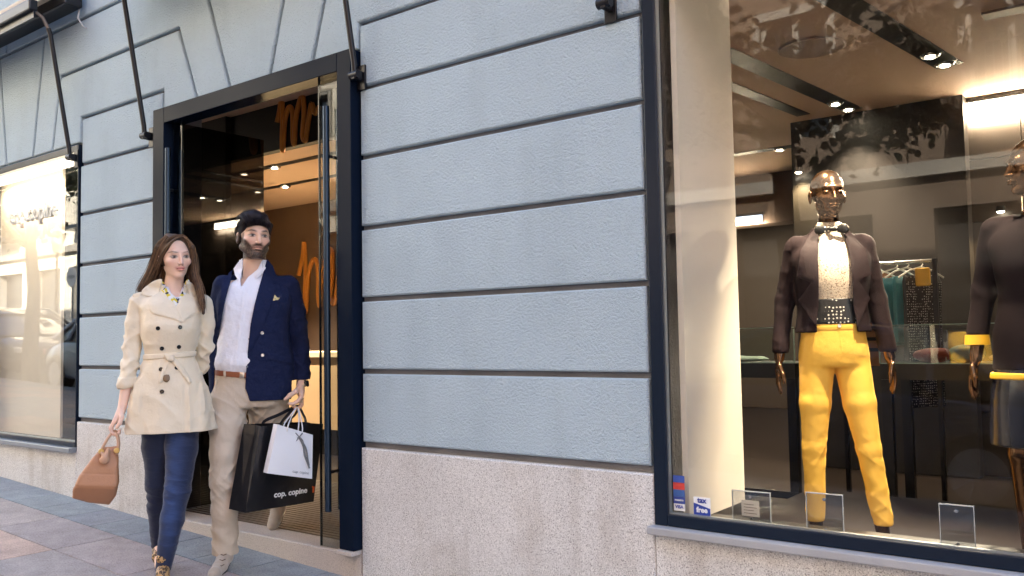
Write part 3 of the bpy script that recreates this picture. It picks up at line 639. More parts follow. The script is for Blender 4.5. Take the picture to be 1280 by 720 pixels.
# ------------------------------------------------------------------ signed distance modelling for bodies, clothes and soft things
def sm(a, b, k):
    h = np.clip(.5+.5*(b-a)/k, 0, 1); return b*(1-h)+a*h-k*h*(1-h)
class SDF:
    def __init__(s, lo, hi, h):
        s.lo = np.array(lo, float); s.h = h; s.n = np.ceil((np.array(hi)-s.lo)/h).astype(int)+1
        s.ax = [(s.lo[i]+np.arange(s.n[i])*h).astype(np.float32) for i in range(3)]
        s.F = np.full(s.n, .15, np.float32)
    def _ix(s, lo, hi):
        return tuple(slice(max(0, int((lo[i]-s.lo[i])/s.h)), max(0, min(s.n[i], int((hi[i]-s.lo[i])/s.h)+2))) for i in range(3))
    def g(s, ix): return (s.ax[0][ix[0]][:, None, None], s.ax[1][ix[1]][None, :, None], s.ax[2][ix[2]][None, None, :])
    def op(s, fn, lo, hi, k=.01, mode='add'):
        m = max(k, .004)+.02; ix = s._ix(np.array(lo)-m, np.array(hi)+m); d = fn(*s.g(ix)); A = s.F[ix]
        if mode == 'add': s.F[ix] = sm(A, d, k) if k > 0 else np.minimum(A, d)
        elif mode == 'sub': s.F[ix] = -sm(-A, d, k) if k > 0 else np.maximum(A, -d)
        return s
    def cone(s, a, b, ra, rb, k=.012, mode='add', flat=None):
        a = np.array(a, float); b = np.array(b, float); r = max(ra, rb)*1.02
        if flat: r *= max(1, flat[1])
        def fn(X, Y, Z):
            P = [X-a[0], Y-a[1], Z-a[2]]; ba = b-a; L = (ba**2).sum()+1e-9
            t = np.clip((P[0]*ba[0]+P[1]*ba[1]+P[2]*ba[2])/L, 0, 1); Q = [P[i]-ba[i]*t for i in range(3)]
            if flat:
                n = flat[0]; q = Q[0]*n[0]+Q[1]*n[1]+Q[2]*n[2]; f = 1/flat[1]-1
                Q = [Q[i]+n[i]*q*f for i in range(3)]
            return np.sqrt(Q[0]**2+Q[1]**2+Q[2]**2)-(ra+(rb-ra)*t)
        return s.op(fn, np.minimum(a, b)-r, np.maximum(a, b)+r, k, mode)
    def chain(s, pts, rs, k=.012, flat=None):
        for i in range(len(pts)-1): s.cone(pts[i], pts[i+1], rs[i], rs[i+1], k, flat=flat)
        return s
    def ell(s, c, r, k=.01, mode='add', rot=None):
        c = np.array(c, float); R = max(r)
        def fn(X, Y, Z):
            P = [X-c[0], Y-c[1], Z-c[2]]
            if rot is not None: P = [P[0]*rot[0][i]+P[1]*rot[1][i]+P[2]*rot[2][i] for i in range(3)]
            q = np.sqrt((P[0]/r[0])**2+(P[1]/r[1])**2+(P[2]/r[2])**2); l = np.sqrt(P[0]**2+P[1]**2+P[2]**2)
            return np.where(q > .05, l*(1-1/np.maximum(q, .05)), -min(r))
        return s.op(fn, c-R, c+R, k, mode)
    def stack(s, keys, n=2.3, k=.012, mode='add', rnd=.01, wave=None):
        K = np.array(sorted(keys), float); z = K[:, 0]; zz = np.linspace(z[0], z[-1], 200)
        def cub(v):
            m = np.gradient(v, z); i = np.clip(np.searchsorted(z, zz)-1, 0, len(z)-2); h = z[i+1]-z[i]; t = (zz-z[i])/h
            return v[i]*(2*t**3-3*t**2+1)+m[i]*h*(t**3-2*t**2+t)+v[i+1]*(-2*t**3+3*t**2)+m[i+1]*h*(t**3-t**2)
        T = [cub(K[:, j]) for j in range(1, 5)]
        lo = (min(T[0]-T[2]), min(T[1]-T[3]), z[0]); hi = (max(T[0]+T[2]), max(T[1]+T[3]), z[-1])
        def fn(X, Y, Z):
            cx, cy, a, b = [np.interp(Z.ravel(), zz, t).reshape(Z.shape).astype(np.float32) for t in T]
            px, py = X-cx, Y-cy
            if wave: sc = 1+wave(np.arctan2(py, px), Z); a = a*sc; b = b*sc
            q = (np.abs(px/a)**n+np.abs(py/b)**n)**(1/n); l = np.sqrt(px**2+py**2)
            d = np.where(q > .1, l*(1-1/np.maximum(q, .1)), -np.minimum(a, b))
            e = np.maximum(z[0]-Z, Z-z[-1])+rnd
            return np.where((d > -rnd) & (e > 0), np.sqrt(np.maximum(d+rnd, 0)**2+e**2)-rnd, np.maximum(d, e-rnd)+0*X)
        return s.op(fn, lo, hi, k, mode)
    def boxx(s, c, r, rnd=.01, k=.01, mode='add', rot=None):
        c = np.array(c, float); r = np.array(r, float); R = np.linalg.norm(r)
        def fn(X, Y, Z):
            P = [X-c[0], Y-c[1], Z-c[2]]
            if rot is not None: P = [P[0]*rot[0][i]+P[1]*rot[1][i]+P[2]*rot[2][i] for i in range(3)]
            Q = [np.abs(P[i])-(r[i]-rnd) for i in range(3)]
            return np.sqrt(np.maximum(Q[0], 0)**2+np.maximum(Q[1], 0)**2+np.maximum(Q[2], 0)**2)+np.minimum(np.maximum(Q[0], np.maximum(Q[1], Q[2])), 0)-rnd
        return s.op(fn, c-R, c+R, k, mode)
    def prism(s, poly, y0, y1, k=.003, mode='sub'):
        """polygon in (x,z) run from y0 to y1"""
        P = np.array(poly, float)
        def fn(X, Y, Z):
            x = X[:, :, 0][:, 0][:, None]*np.ones_like(Z[0, 0])[None]; zz = np.ones_like(x)*Z[0, 0][None]
            d = np.full(x.shape, 1e9); sgn = np.ones(x.shape); n = len(P)
            for i in range(n):
                a = P[i]; b = P[i-1]; e = b-a; wx, wz = x-a[0], zz-a[1]; t = np.clip((wx*e[0]+wz*e[1])/(e@e), 0, 1)
                d = np.minimum(d, (wx-e[0]*t)**2+(wz-e[1]*t)**2)
                c = np.stack([zz >= a[1], zz < b[1], e[0]*wz > e[1]*wx]); sgn = np.where(c.all(0) | (~c).all(0), -sgn, sgn)
            d2 = (sgn*np.sqrt(d))[:, None, :]
            return np.maximum(d2, np.maximum(y0-Y, Y-y1)).astype(np.float32)
        return s.op(fn, (P[:, 0].min(), y0, P[:, 1].min()), (P[:, 0].max(), y1, P[:, 1].max()), k, mode)
    def disp(s, fn, lo=None, hi=None):
        ix = s._ix(lo if lo is not None else s.lo, hi if hi is not None else s.lo+s.n*s.h)
        X, Y, Z = s.g(ix); A = s.F[ix]; near = np.abs(A) < .03
        s.F[ix] = np.where(near, A-fn(X, Y, Z), A); return s
    def mesh(s):
        F = s.F; I = F < 0
        n = F.shape
        c = np.zeros((n[0]-1, n[1]-1, n[2]-1), np.int8)
        for dx in (0, 1):
            for dy in (0, 1):
                for dz in (0, 1): c += I[dx:n[0]-1+dx, dy:n[1]-1+dy, dz:n[2]-1+dz]
        A = np.argwhere((c > 0) & (c < 8)); idx = np.full(c.shape, -1, np.int32); idx[A[:, 0], A[:, 1], A[:, 2]] = np.arange(len(A))
        P = np.zeros((len(A), 3)); cnt = np.zeros(len(A))
        cv = {}
        for q in [(x, y, z) for x in (0, 1) for y in (0, 1) for z in (0, 1)]: cv[q] = F[A[:, 0]+q[0], A[:, 1]+q[1], A[:, 2]+q[2]]
        for a in range(3):
            for o in ((0, 0), (0, 1), (1, 0), (1, 1)):
                q0 = list(o); q0.insert(a, 0); q1 = list(o); q1.insert(a, 1); f0, f1 = cv[tuple(q0)], cv[tuple(q1)]
                m = (f0 < 0) != (f1 < 0); t = np.where(m, f0/np.where(m, f0-f1, 1), 0)
                p = np.array(q0, float)[None].repeat(len(A), 0); p[:, a] = t; P[m] += p[m]; cnt[m] += 1
        V = s.lo+(A+P/cnt[:, None])*s.h; Q = []
        for a in range(3):
            b, d = (a+1) % 3, (a+2) % 3
            sl0 = [slice(1, -1)]*3; sl0[a] = slice(0, n[a]-1); sl1 = [slice(1, -1)]*3; sl1[a] = slice(1, n[a])
            e0, e1 = I[tuple(sl0)], I[tuple(sl1)]
            for flip, M in ((0, e0 & ~e1), (1, ~e0 & e1)):
                B = np.argwhere(M); off = np.ones(3, int); off[a] = 0; B = B+off
                def at(db, dd):
                    C = B.copy(); C[:, b] -= db; C[:, d] -= dd; return idx[C[:, 0], C[:, 1], C[:, 2]]
                q = np.stack([at(1, 1), at(0, 1), at(0, 0), at(1, 0)], 1)
                if flip: q = q[:, ::-1]
                Q.append(q)
        Q = np.concatenate(Q); Q = Q[(Q >= 0).all(1)]
        return V, Q
def relax(V, Q, it=2, lam=.5):
    E = np.concatenate([Q[:, [i, (i+1) % 4]] for i in range(4)]); 
    for _ in range(it):
        S_ = np.zeros_like(V); c = np.zeros(len(V))
        np.add.at(S_, E[:, 0], V[E[:, 1]]); np.add.at(c, E[:, 0], 1); np.add.at(S_, E[:, 1], V[E[:, 0]]); np.add.at(c, E[:, 1], 1)
        V = V+(S_/np.maximum(c, 1)[:, None]-V)*lam
    return V
def sdf_obj(name, s, m, parent, col=None, it=1, keepbvh=False):
    V, Q = s.mesh()
    if it: V = relax(V, Q, it)
    c = col(V) if col is not None else None
    o = mesh_np(name, V, Q, m, parent, True, c)
    if keepbvh: return o, BVHTree.FromPolygons([tuple(v) for v in V], [tuple(q) for q in Q])
    return o
def bvh_join(*objs):
    V = []; P = []
    for o in objs:
        k = len(V); V += [tuple(v.co) for v in o.data.vertices]; P += [tuple(i+k for i in p.vertices) for p in o.data.polygons]
    return BVHTree.FromPolygons(V, P)

from mathutils.geometry import delaunay_2d_cdt
def smoothline(pts, n=6, closed=True):
    P = [Vector(p) for p in pts]; N = len(P); out = []
    for i in range(N if closed else N-1):
        a, b, c, d = (P[(i-1) % N] if closed or i else P[0]), P[i], P[(i+1) % N], (P[(i+2) % N] if closed else P[min(i+2, N-1)])
        for k in range(n):
            t = k/n; out.append(.5*((2*b)+(c-a)*t+(2*a-5*b+4*c-d)*t*t+(3*b-a-3*c+d)*t**3))
    if not closed: out.append(P[-1])
    return out
def drape(name, poly, bvh, m, parent, th=.004, off=.001, h=.006, smooth_n=0, y_from=-1.0, puff=0, attr=None):
    """cloth piece: outline in (x,z) laid on a surface, seen from -y, with real thickness"""
    P = [Vector(p) for p in poly]
    if smooth_n: P = smoothline(poly, smooth_n)
    B = []
    for i in range(len(P)):
        a, b = P[i], P[(i+1) % len(P)]; k = max(1, int((b-a).length/h))
        for j in range(k): B.append(a.lerp(b, j/k))
    n = len(B); pts = list(B)
    xs = [p.x for p in B]; zs = [p.y for p in B]
    def inside(x, z):
        c = False; j = n-1
        for i in range(n):
            if (B[i].y > z) != (B[j].y > z) and x < (B[j].x-B[i].x)*(z-B[i].y)/(B[j].y-B[i].y)+B[i].x: c = not c
            j = i
        return c
    for x in np.arange(min(xs)+h/2, max(xs), h):
        for z in np.arange(min(zs)+h/2, max(zs), h):
            if inside(x, z) and min((B[i].x-x)**2+(B[i].y-z)**2 for i in range(n)) > (h*.5)**2: pts.append(Vector((x, z)))
    V2, _, F2, _, _, _ = delaunay_2d_cdt(pts, [(i, (i+1) % n) for i in range(n)], [], 1, 1e-6)
    Y = []; last = 0
    for p in V2:
        hit = bvh.ray_cast(Vector((p.x, y_from, p.y)), Vector((0, 1, 0)))
        Y.append(hit[0].y if hit[0] is not None else None)
    known = [(V2[i], Y[i]) for i in range(len(Y)) if Y[i] is not None]
    for i in range(len(Y)):
        if Y[i] is None: Y[i] = min(known, key=lambda q: (q[0]-V2[i]).length)[1] if known else 0
    nb = [set() for _ in Y]
    for f in F2:
        for i in range(len(f)): nb[f[i]].add(f[i-1]); nb[f[i-1]].add(f[i])
    for _ in range(14):
        A = [sum(Y[j] for j in n_)/len(n_) if n_ else Y[i] for i, n_ in enumerate(nb)]; Y = [min(y, a+.0006) for y, a in zip(Y, A)]
    bm = bmesh.new()
    def edge_d(p): return min((b-p).length for b in B)
    fr = []
    for p, y in zip(V2, Y):
        e = min(1, edge_d(p)/.01); fr.append(bm.verts.new((p.x, y-off-th*(.55+.45*math.sqrt(e))-puff*e, p.y)))
    bk = [bm.verts.new((p.x, y+.004, p.y)) for p, y in zip(V2, Y)]
    ec = {}
    for f in F2:
        try: bm.faces.new([fr[i] for i in f]); bm.faces.new([bk[i] for i in f][::-1])
        except ValueError: continue
        for i in range(len(f)):
            e = (f[i], f[(i+1) % len(f)]); ec[e] = 1
    for (a, b) in list(ec):
        if (b, a) not in ec:
            try: bm.faces.new((fr[b], fr[a], bk[a], bk[b]))
            except ValueError: pass
    bmesh.ops.recalc_face_normals(bm, faces=bm.faces)
    o = obj(name, bm, m, parent, smooth=True)
    o.data.set_sharp_from_angle(angle=R_(50))
    return o
def disc_on(name, x, z, bvh, r, m, parent, th=.004):
    hit = bvh.ray_cast(Vector((x, -1, z)), Vector((0, 1, 0)))
    if hit[0] is None: return
    p, n = hit[0], hit[1]
    if n.y > 0: n = -n
    bm = lathe(bmesh.new(), [(r*.98, 0), (r, -th*.6), (r*.85, -th), (r*.65, -th*.7)], 16, (0, 0, 0), 'y')
    q = Vector((0, -1, 0)).rotation_difference(n)
    bm.transform(Matrix.Translation(p) @ q.to_matrix().to_4x4()); return obj(name, bm, m, parent, auto=True)

def vnoise(X, Y, Z, seed=0):
    r = np.random.RandomState(seed); out = 0
    for i in range(5):
        k = r.normal(size=3); k /= np.linalg.norm(k); out = out+np.sin(X*k[0]+Y*k[1]+Z*k[2]+r.uniform(0, 6.28)+1.3*np.sin(X*k[1]*.7-Z*k[0]*.6+Y*.5+i))
    return out/3.2
def fold(X, Y, Z, sx, sy, sz, seed):
    n = vnoise(X*sx, Y*sy, Z*sz, seed); m = np.clip(.5+.8*vnoise(X*sx*.5+3, Y*sy*.5, Z*sz*.28+2, seed+20), .05, 1.1); return ((1-np.abs(n))**2-.45)*m

# head: local frame, eye line z=0, face towards -y
def cat_mesh(parts):
    V = []; Q = []; k = 0
    for v, q in parts: V.append(v); Q.append(q+k); k += len(v)
    return np.concatenate(V), np.concatenate(Q)
def person_body(parts, m, parent, col):
    V, Q = cat_mesh(parts); o = mesh_np('body', V, Q, m, parent, True, col(V))
    return o, BVHTree.FromPolygons([tuple(v) for v in V], [tuple(q) for q in Q])
def head_parts(s, T, sc=1.0, male=False, eyes=True, ears=True):
    """adds a head to field s; T(p)->world, uses cones/ellipsoids so that everything blends into the neck"""
    Rm = np.array(T.to_3x3())/sc
    W = lambda p: np.array(T @ Vector(p)); RR = [list(Rm[i]) for i in range(3)]
    def E(c, r, k, mode='add'): s.ell(W(c), [v*sc for v in r], k*sc, mode, rot=RR)
    def Cn(a, b, ra, rb, k, mode='add'): s.cone(W(a), W(b), ra*sc, rb*sc, k*sc, mode)
    E((0, .014, .030), (.0735, .093, .086), .01)
    E((0, -.028, -.024), (.060 if male else .0555, .060, .078 if male else .074), .03)
    j = .055 if male else .040
    for q in (-1, 1):
        Cn((q*j, .0, -.055), (q*(.018 if male else .010), -.060, -.094 if male else -.090), .018 if male else .014, .016 if male else .013, .022)
        E((q*.041, -.056, -.024), (.020, .020, .016), .02)
    E((0, -.066, -.095 if male else -.093), (.019 if male else .012, .018, .014 if male else .012), .02)
    Cn((-.032, -.078, .021 if male else .023), (.032, -.078, .021 if male else .023), .0105 if male else .009, .0105 if male else .009, .014)
    for q in (-1, 1): E((q*.031, -.098, .001), (.0175, .0145, .0105), .012, 'sub')
    if eyes:
        for q in (-1, 1): E((q*.0305, -.0735, .0), (.0135, .0115, .0095), .003)
    nr = .0112 if male else .0076
    Cn((0, -.085, .012), (0, -.108 if male else -.1035, -.032), .0070 if male else .0055, nr, .010)
    for q in (-1, 1): E((q*(.0115 if male else .0092), -.095 if male else -.092, -.036 if male else -.034), (.0075, .009, .0065) if male else (.006, .008, .0052), .006)
    E((0, -.088, -.0560), (.0235, .0105, .0052), .005); E((0, -.087, -.0665), (.0195, .0110, .0066), .005)
    Cn((-.022, -.101, -.0612), (.022, -.101, -.0612), .0022, .0022, .002, 'sub')
    if ears:
        for q in (-1, 1): E((q*.0775, .014, -.010), (.0085, .018, .030), .006); E((q*.085, .008, -.010), (.004, .009, .017), .004, 'sub')

def sstep(a, b, x): t = np.clip((x-a)/(b-a), 0, 1); return t*t*(3-2*t)
def face_color(V, T, skin, male=False, hairline=None, scalp=(.03,.018,.01), brow=(.03, .018, .012), iris=(.06, .035, .02), lip=(.50, .16, .13), hairc=(.01, .008, .008)):
    Ti = np.array(T.inverted()); L = V @ Ti[:3, :3].T+Ti[:3, 3]; x, y, z = L.T
    c = np.tile(np.array(skin, float), (len(V), 1)); ax = np.abs(x); front = y < -.03
    def put(mask, color):
        nonlocal c
        w = np.clip(mask, 0, 1)[:, None]; c = c*(1-w)+np.array(color)*w
    g = lambda a, b, ra, rb: np.exp(-(((x-a)/ra)**2+((z-b)/rb)**2))
    near = (np.abs(z) < .14) & (y > -.2) & (y < .13) & (ax < .1)
    put(.35*near*front*(g(.044, -.03, .02, .02)+g(-.044, -.03, .02, .02)), (skin[0]*1.0, skin[1]*.72, skin[2]*.68))
    if male:
        beard = sstep(-.046, -.060, z-1.05*np.maximum(ax-.030, 0)) * near * sstep(.075, .045, y)
        side = sstep(.050, .064, ax)*sstep(.022, .010, z)*(z > -.06)*(y < .005)*(y > -.045)*near
        mouth = np.exp(-((x/.022)**4+((z+.0625)/.0070)**4)); under = np.exp(-((x/.012)**2+((z+.079)/.004)**2))*.5
        nose = np.exp(-((x/.018)**4+((z+.034)/.013)**4))
        low = sstep(-.122, -.108, z)
        w = np.clip(beard*low*(1-mouth)*(1-under)*(1-nose)+side*.8, 0, 1)
        nz = .90+.10*vnoise(x*900, y*900, z*500, 3)
        put(w*nz, (.009, .006, .005))
        must = near*front*np.exp(-((x/.029)**4+((z+.0475+.10*np.maximum(ax-.01, 0))/.0062)**4)); put(must*.9, (.025, .016, .012))
    if hairline is not None:
        hm = sstep(-.004, .004, hairline(x, y, z))*(np.abs(z) < .14)*(y < .2)*(ax < .12)*(1-((ax > .0725)*(z < .018)*(z > -.040)*(y > -.010)*(y < .040))); put(hm, scalp)
    zl = z-(0 if male else .004)*(x/.022)**2
    lipm = near*(y < -.07)*np.exp(-((x/.0245)**4+((zl+.0605)/(.0095*(1.0-.3*(x/.024)**2)+.001))**4)); put(lipm*(.75 if not male else .5), lip)
    seam = near*(y < -.07)*np.exp(-((x/.024)**4+((zl+.0612)/.0020)**2)); put(seam*.8, (lip[0]*.35, lip[1]*.25, lip[2]*.25))
    eyew = near*front*np.exp(-(((ax-.0305)/.0150)**4+((z)/.0055)**4)); put(eyew, (.50, .45, .42))
    ir = near*front*np.exp(-(((ax-.0300)/.0064)**4+((z)/.0062)**4)); put(ir, iris)
    lash = near*front*np.exp(-(((ax-.031)/.0165)**4+((z-.0060+.006*((ax-.031)/.02)**2)/.0032)**2)); put(lash*.97, (.015, .01, .01))
    lw = near*front*np.exp(-(((ax-.031)/.0150)**4+((z+.0065-.006*((ax-.031)/.02)**2)/.0018)**2)); put(lw*.6, (.08, .04, .03))
    bz = .0215+.005*np.clip((ax-.012)/.03, 0, 1)-.007*np.clip((ax-.038)/.02, 0, 1)
    bw = near*front*np.exp(-(((ax-.033)/.0205)**4+((z-bz)/(.0050 if male else .0032))**2)); put(bw*(.97 if male else .8), brow)
    nst = near*front*np.exp(-(((ax-.0085)/.0042)**2+((z+.0425)/.0025)**2)); put(nst*.7, (.10, .04, .03))
    return c

def wrinkle(X, Y, Z, s, amp, seed=0, tilt=.5, zs=1.0):
    a = fold(X, Y, Z+tilt*X, 18*s, 18*s, 46*s*zs, seed+1); b = fold(X, Y, Z-tilt*X*1.3, 22*s, 20*s, 40*s*zs, seed+5); c = fold(X, Y, Z+.3*X, 46*s, 40*s, 60*s*zs, seed+9)
    return amp*(a+.8*b+.35*c)
def hair_strands(name, guides, m, parent, seed, r0=.0014, segs=14, cols=((.05, .03, .02), (.12, .07, .04))):
    """guides: (points, radii of the lock, number of strands)"""
    r = np.random.RandomState(seed); V = []; Fq = []; C_ = []
    for pts, rad, cnt in guides:
        G = np.array([list(v) for v in smoothline(pts, 5, False)]); tt = np.linspace(0, 1, len(G)); T = np.linspace(0, 1, segs)
        G = np.stack([np.interp(T, tt, G[:, i]) for i in range(3)], 1); Rr = np.interp(T, np.linspace(0, 1, len(rad)), rad)
        for k in range(cnt):
            o = r.normal(size=3); o /= np.linalg.norm(o); o *= r.uniform(.35, 1)**.5
            o2 = o+r.normal(size=3)*.35; ph = r.uniform(0, 6.28); e = r.uniform(.85, 1)
            P = G+(o*(1-T[:, None])+o2*T[:, None])*Rr[:, None]+np.stack([np.sin(T*6+ph), np.cos(T*5+ph), 0*T], 1)*.0025*T[:, None]
            P = np.stack([np.interp(T*e, T, P[:, i]) for i in range(3)], 1)
            d = np.gradient(P, axis=0); d /= np.linalg.norm(d, axis=1)[:, None]+1e-9
            a = np.cross(d, [.3, -1, .2]); a /= np.linalg.norm(a, axis=1)[:, None]+1e-9; b = np.cross(d, a)
            w = r0*r.uniform(.6, 1.3)*(1-.75*T**3); i0 = len(V)
            for j in range(3):
                an = 2.094*j; V_ = P+(a*math.cos(an)+b*math.sin(an))*w[:, None]; V += list(V_)
            for q in range(segs-1):
                for j in range(3):
                    A0 = i0+j*segs+q; B0 = i0+((j+1) % 3)*segs+q; Fq.append((A0, B0, B0+1, A0+1))
            m_ = r.uniform(0, 1); C_ += [np.array(cols[0])*(1-m_)+np.array(cols[1])*m_]*(3*segs)
    return mesh_np(name, V, Fq, m, parent, True, np.array(C_))
# ------------------------------------------------------------------ the woman
m_skin = mat('skin', (.6, .4, .3), .48, attr='Col', bump=[(400, .0002)], spec=.4)
MATS['skin'].node_tree.nodes['Principled BSDF'].inputs['Subsurface Weight'].default_value = .12
MATS['skin'].node_tree.nodes['Principled BSDF'].inputs['Subsurface Radius'].default_value = (.012, .004, .002)
m_hairw = mat('brown_hair', (.1, .06, .04), .5, attr='Col', spec=.4, bump=[(260, .003, (1, 1, .08))])
m_coat = mat('trench_cotton', (.76, .655, .49), .55, bump=[(500, .0003), (26, .005)], var=(3, .03), sheen=.2)
m_denim = mat('blue_denim', (.022, .045, .15), .8, bump=[(900, .0004), (22, .004, (1, 1, 3))], attr='Col', sheen=.2)
m_button = mat('black_button', (.012, .01, .01), .25)
m_scarf = mat('scarf_print', (.7, .7, .68), .6)
def scarf_nodes():
    nt = m_scarf.node_tree; N = nt.nodes; L = nt.links; tc = N.new('ShaderNodeTexCoord')
    v = N.new('ShaderNodeTexVoronoi'); v.inputs['Scale'].default_value = 75; L.new(tc.outputs['Object'], v.inputs['Vector'])
    cr = N.new('ShaderNodeValToRGB'); cr.color_ramp.interpolation = 'CONSTANT'; e = cr.color_ramp.elements
    e[0].color = (.75, .74, .72, 1); e[1].position = .42; e[1].color = (.65, .52, .03, 1)
    for p, c in ((.62, (.02, .02, .03, 1)), (.74, (.72, .72, .74, 1)), (.88, (.25, .27, .33, 1))): q = e.new(p); q.color = c
    L.new(v.outputs['Color'], cr.inputs[0]); L.new(cr.outputs[0], N['Principled BSDF'].inputs['Base Color'])
scarf_nodes()
m_leop = mat('leopard_print', (.35, .2, .08), .5)
def leop():
    nt = m_leop.node_tree; N = nt.nodes; L = nt.links; tc = N.new('ShaderNodeTexCoord')
    v = N.new('ShaderNodeTexVoronoi'); v.inputs['Scale'].default_value = 95; L.new(tc.outputs['Object'], v.inputs['Vector'])
    cr = N.new('ShaderNodeValToRGB'); cr.color_ramp.interpolation = 'CONSTANT'; e = cr.color_ramp.elements
    e[0].color = (.16, .08, .03, 1); e[1].position = .25; e[1].color = (.012, .008, .006, 1); q = e.new(.5); q.color = (.45, .27, .11, 1)
    L.new(v.outputs['Distance'], cr.inputs[0]); L.new(cr.outputs[0], N['Principled BSDF'].inputs['Base Color'])
leop()
SKIN_W = (.80, .54, .42)
def woman():
    root = empty('person', (-4.12, -.58, 0), R_(59.06), 'woman in a belted beige trench coat and blue jeans carrying a tan handbag', 'person', None)
    T = Matrix.Translation((.031, -.005, 1.592)) @ Matrix.Rotation(R_(17), 4, 'Z') @ Matrix.Rotation(R_(-3), 4, 'Y') @ Matrix.Rotation(R_(3), 4, 'X')
    s = SDF((-.30, -.30, -.03), (.26, .34, 1.36), .0034)
    hd = SDF((-.13, -.16, 1.30), (.19, .16, 1.73), .0018)
    for q in (s, hd): q.stack([(.80, 0, .02, .115, .08), (.92, 0, .02, .12, .08), (1.08, .005, .01, .095, .07), (1.22, .01, .0, .125, .095), (1.33, .012, .01, .125, .08), (1.40, .015, .02, .07, .055)], k=.02, rnd=.03)
    hd.cone((.015, .022, 1.34), (.03, .010, 1.50), .050, .044, .03)
    hd.cone((-.10, .015, 1.358), (.13, .015, 1.358), .032, .032, .02)
    for q in (-1, 1): hd.cone((.02+q*.006, -.040, 1.392), (.02+q*.06, -.028, 1.402), .006, .006, .012)
    s.cone((-.10, .015, 1.352), (.13, .015, 1.352), .030, .030, .02)
    s.chain([(-.135, .02, 1.35), (-.165, .03, 1.12), (-.190, -.003, .96), (-.212, -.03, .835)], [.033, .028, .029, .021], .015)
    s.chain([(.16, .02, 1.35), (.175, .05, 1.14), (.155, .10, 1.01)], [.032, .028, .024], .015)
    s.chain([(.07, 0, .82), (.062, -.03, .62), (.045, -.055, .40), (.02, -.06, .26), (-.018, -.07, .07)], [.062, .056, .044, .040, .026], .02)
    s.chain([(-.055, .03, .82), (-.05, .06, .62), (-.045, .10, .42), (-.045, .14, .28), (-.04, .17, .13)], [.060, .052, .040, .036, .026], .02)
    s.cone((-.018, -.07, .035), (-.02, -.17, .0), .020, .015, .02); s.cone((-.04, .17, .11), (-.04, .06, .02), .026, .02, .02)
    # right hand closed round the bag handles
    s.cone((-.212, -.03, .835), (-.222, -.035, .80), .021, .024, .012, flat=((1, 0, 0), .8))
    for i, y in enumerate((-.066, -.046, -.027, -.009)):
        r = (.0088, .0092, .0088, .0076)[i]
        s.cone((-.218, -.03+(y+.04)*.5, .815), (-.246, y, .768), .017, .0115, .010)
        z = (.002, -.003, 0, .006)[i]
        s.chain([(-.246, y, .768), (-.262, y, .738+z), (-.256, y+.001, .712+z), (-.236, y+.001, .704+z), (-.222, y+.001, .714+z)], [.0098, r, r*.95, r*.88, r*.8], .003)
    s.chain([(-.214, -.045, .822), (-.212, -.078, .790), (-.219, -.088, .763), (-.232, -.086, .742)], [.014, .0115, .0100, .0085], .006)
    head_parts(hd, T, 1.0)
    hl = lambda x, y, z: np.maximum(z-(.086-11*x*x+.35*(y+.07)*0), np.minimum(np.minimum(y+.018, z+.045), .02))*1.0-(np.abs(x) > .0795)*.05
    sk = lambda V: face_color(V, T, SKIN_W, False, hl, lip=(.62, .17, .15))
    V1, Q1 = s.mesh(); V2, Q2 = hd.mesh(); body, bb = person_body([(relax(V1, Q1, 1), Q1), (relax(V2, Q2, 1, .35), Q2)], m_skin, root, sk)
    # trench coat
    c = SDF((-.27, -.22, .66), (.27, .24, 1.50), .0034)
    def wave(th, Z): return .045*np.clip((1.05-Z)/.35, 0, 1)*np.sin(th*7+1.2+1.5*np.sin(th*2))
    c.stack([(.66, .014, .0, .222, .145), (.72, .014, .0, .216, .141), (.85, .012, .0, .196, .132), (.95, .010, .0, .168, .12), (1.03, .008, .0, .140, .106), (1.09, .008, .0, .119, .096), (1.15, .012, -.002, .131, .106), (1.22, .014, -.008, .143, .120), (1.29, .014, .0, .150, .114), (1.36, .014, .012, .150, .094), (1.405, .016, .022, .09, .072), (1.43, .02, .025, .066, .064)], n=2.25, k=.0, rnd=.012, wave=wave)
    c.cone((-.135, .02, 1.367), (.155, .02, 1.367), .040, .040, .03)
    c.chain([(-.142, .02, 1.358), (-.160, .028, 1.25), (-.168, .03, 1.13), (-.180, .012, 1.04), (-.190, -.002, .965)], [.047, .044, .041, .040, .040], .014)
    c.cone((-.187, .002, .985), (-.1925, -.004, .950), .0435, .0445, .004)
    c.chain([(.170, .02, 1.355), (.182, .035, 1.25), (.178, .05, 1.13), (.160, .10, 1.02)], [.046, .043, .040, .040], .014)
    c.stack([(1.385, .020, .022, .080, .075), (1.43, .027, .016, .079, .074), (1.462, .030, .018, .086, .080)], n=2, k=.01, rnd=.004)
    # wrinkles
    def wr(X, Y, Z):
        sl = sstep(-.11, -.14, X)+sstep(.14, .165, X)
        body = .0075*fold(X, Y, Z, 26, 22, 13, 4)+wrinkle(X, Y, Z, .9, .0034, 30, 1.0, .6)
        arm = wrinkle(X, Y, Z, 1.15, .0115, 8, .9)*(.6+.9*np.exp(-((Z-1.12)/.10)**2))
        waist = .011*fold(X, Y, Z, 52, 40, 12, 6)*np.exp(-((Z-1.05)/.09)**2)
        skirt = (.013*fold(X, Y, Z, 26, 20, 5, 2)+wrinkle(X, Y, Z, .8, .004, 14, .7, .5))*sstep(1.03, .85, Z)*(1-sl)
        lap = .0035*sstep(.074, .068, X)*sstep(1.27, 1.24, Z)*(Y < 0)*(1-sl)*sstep(-.15, -.12, X)
        return body+arm*sl+(waist+skirt)*(1-sl)+lap+.004*sl*sstep(.984, .980, Z)*(X < 0)
    c.disp(wr)
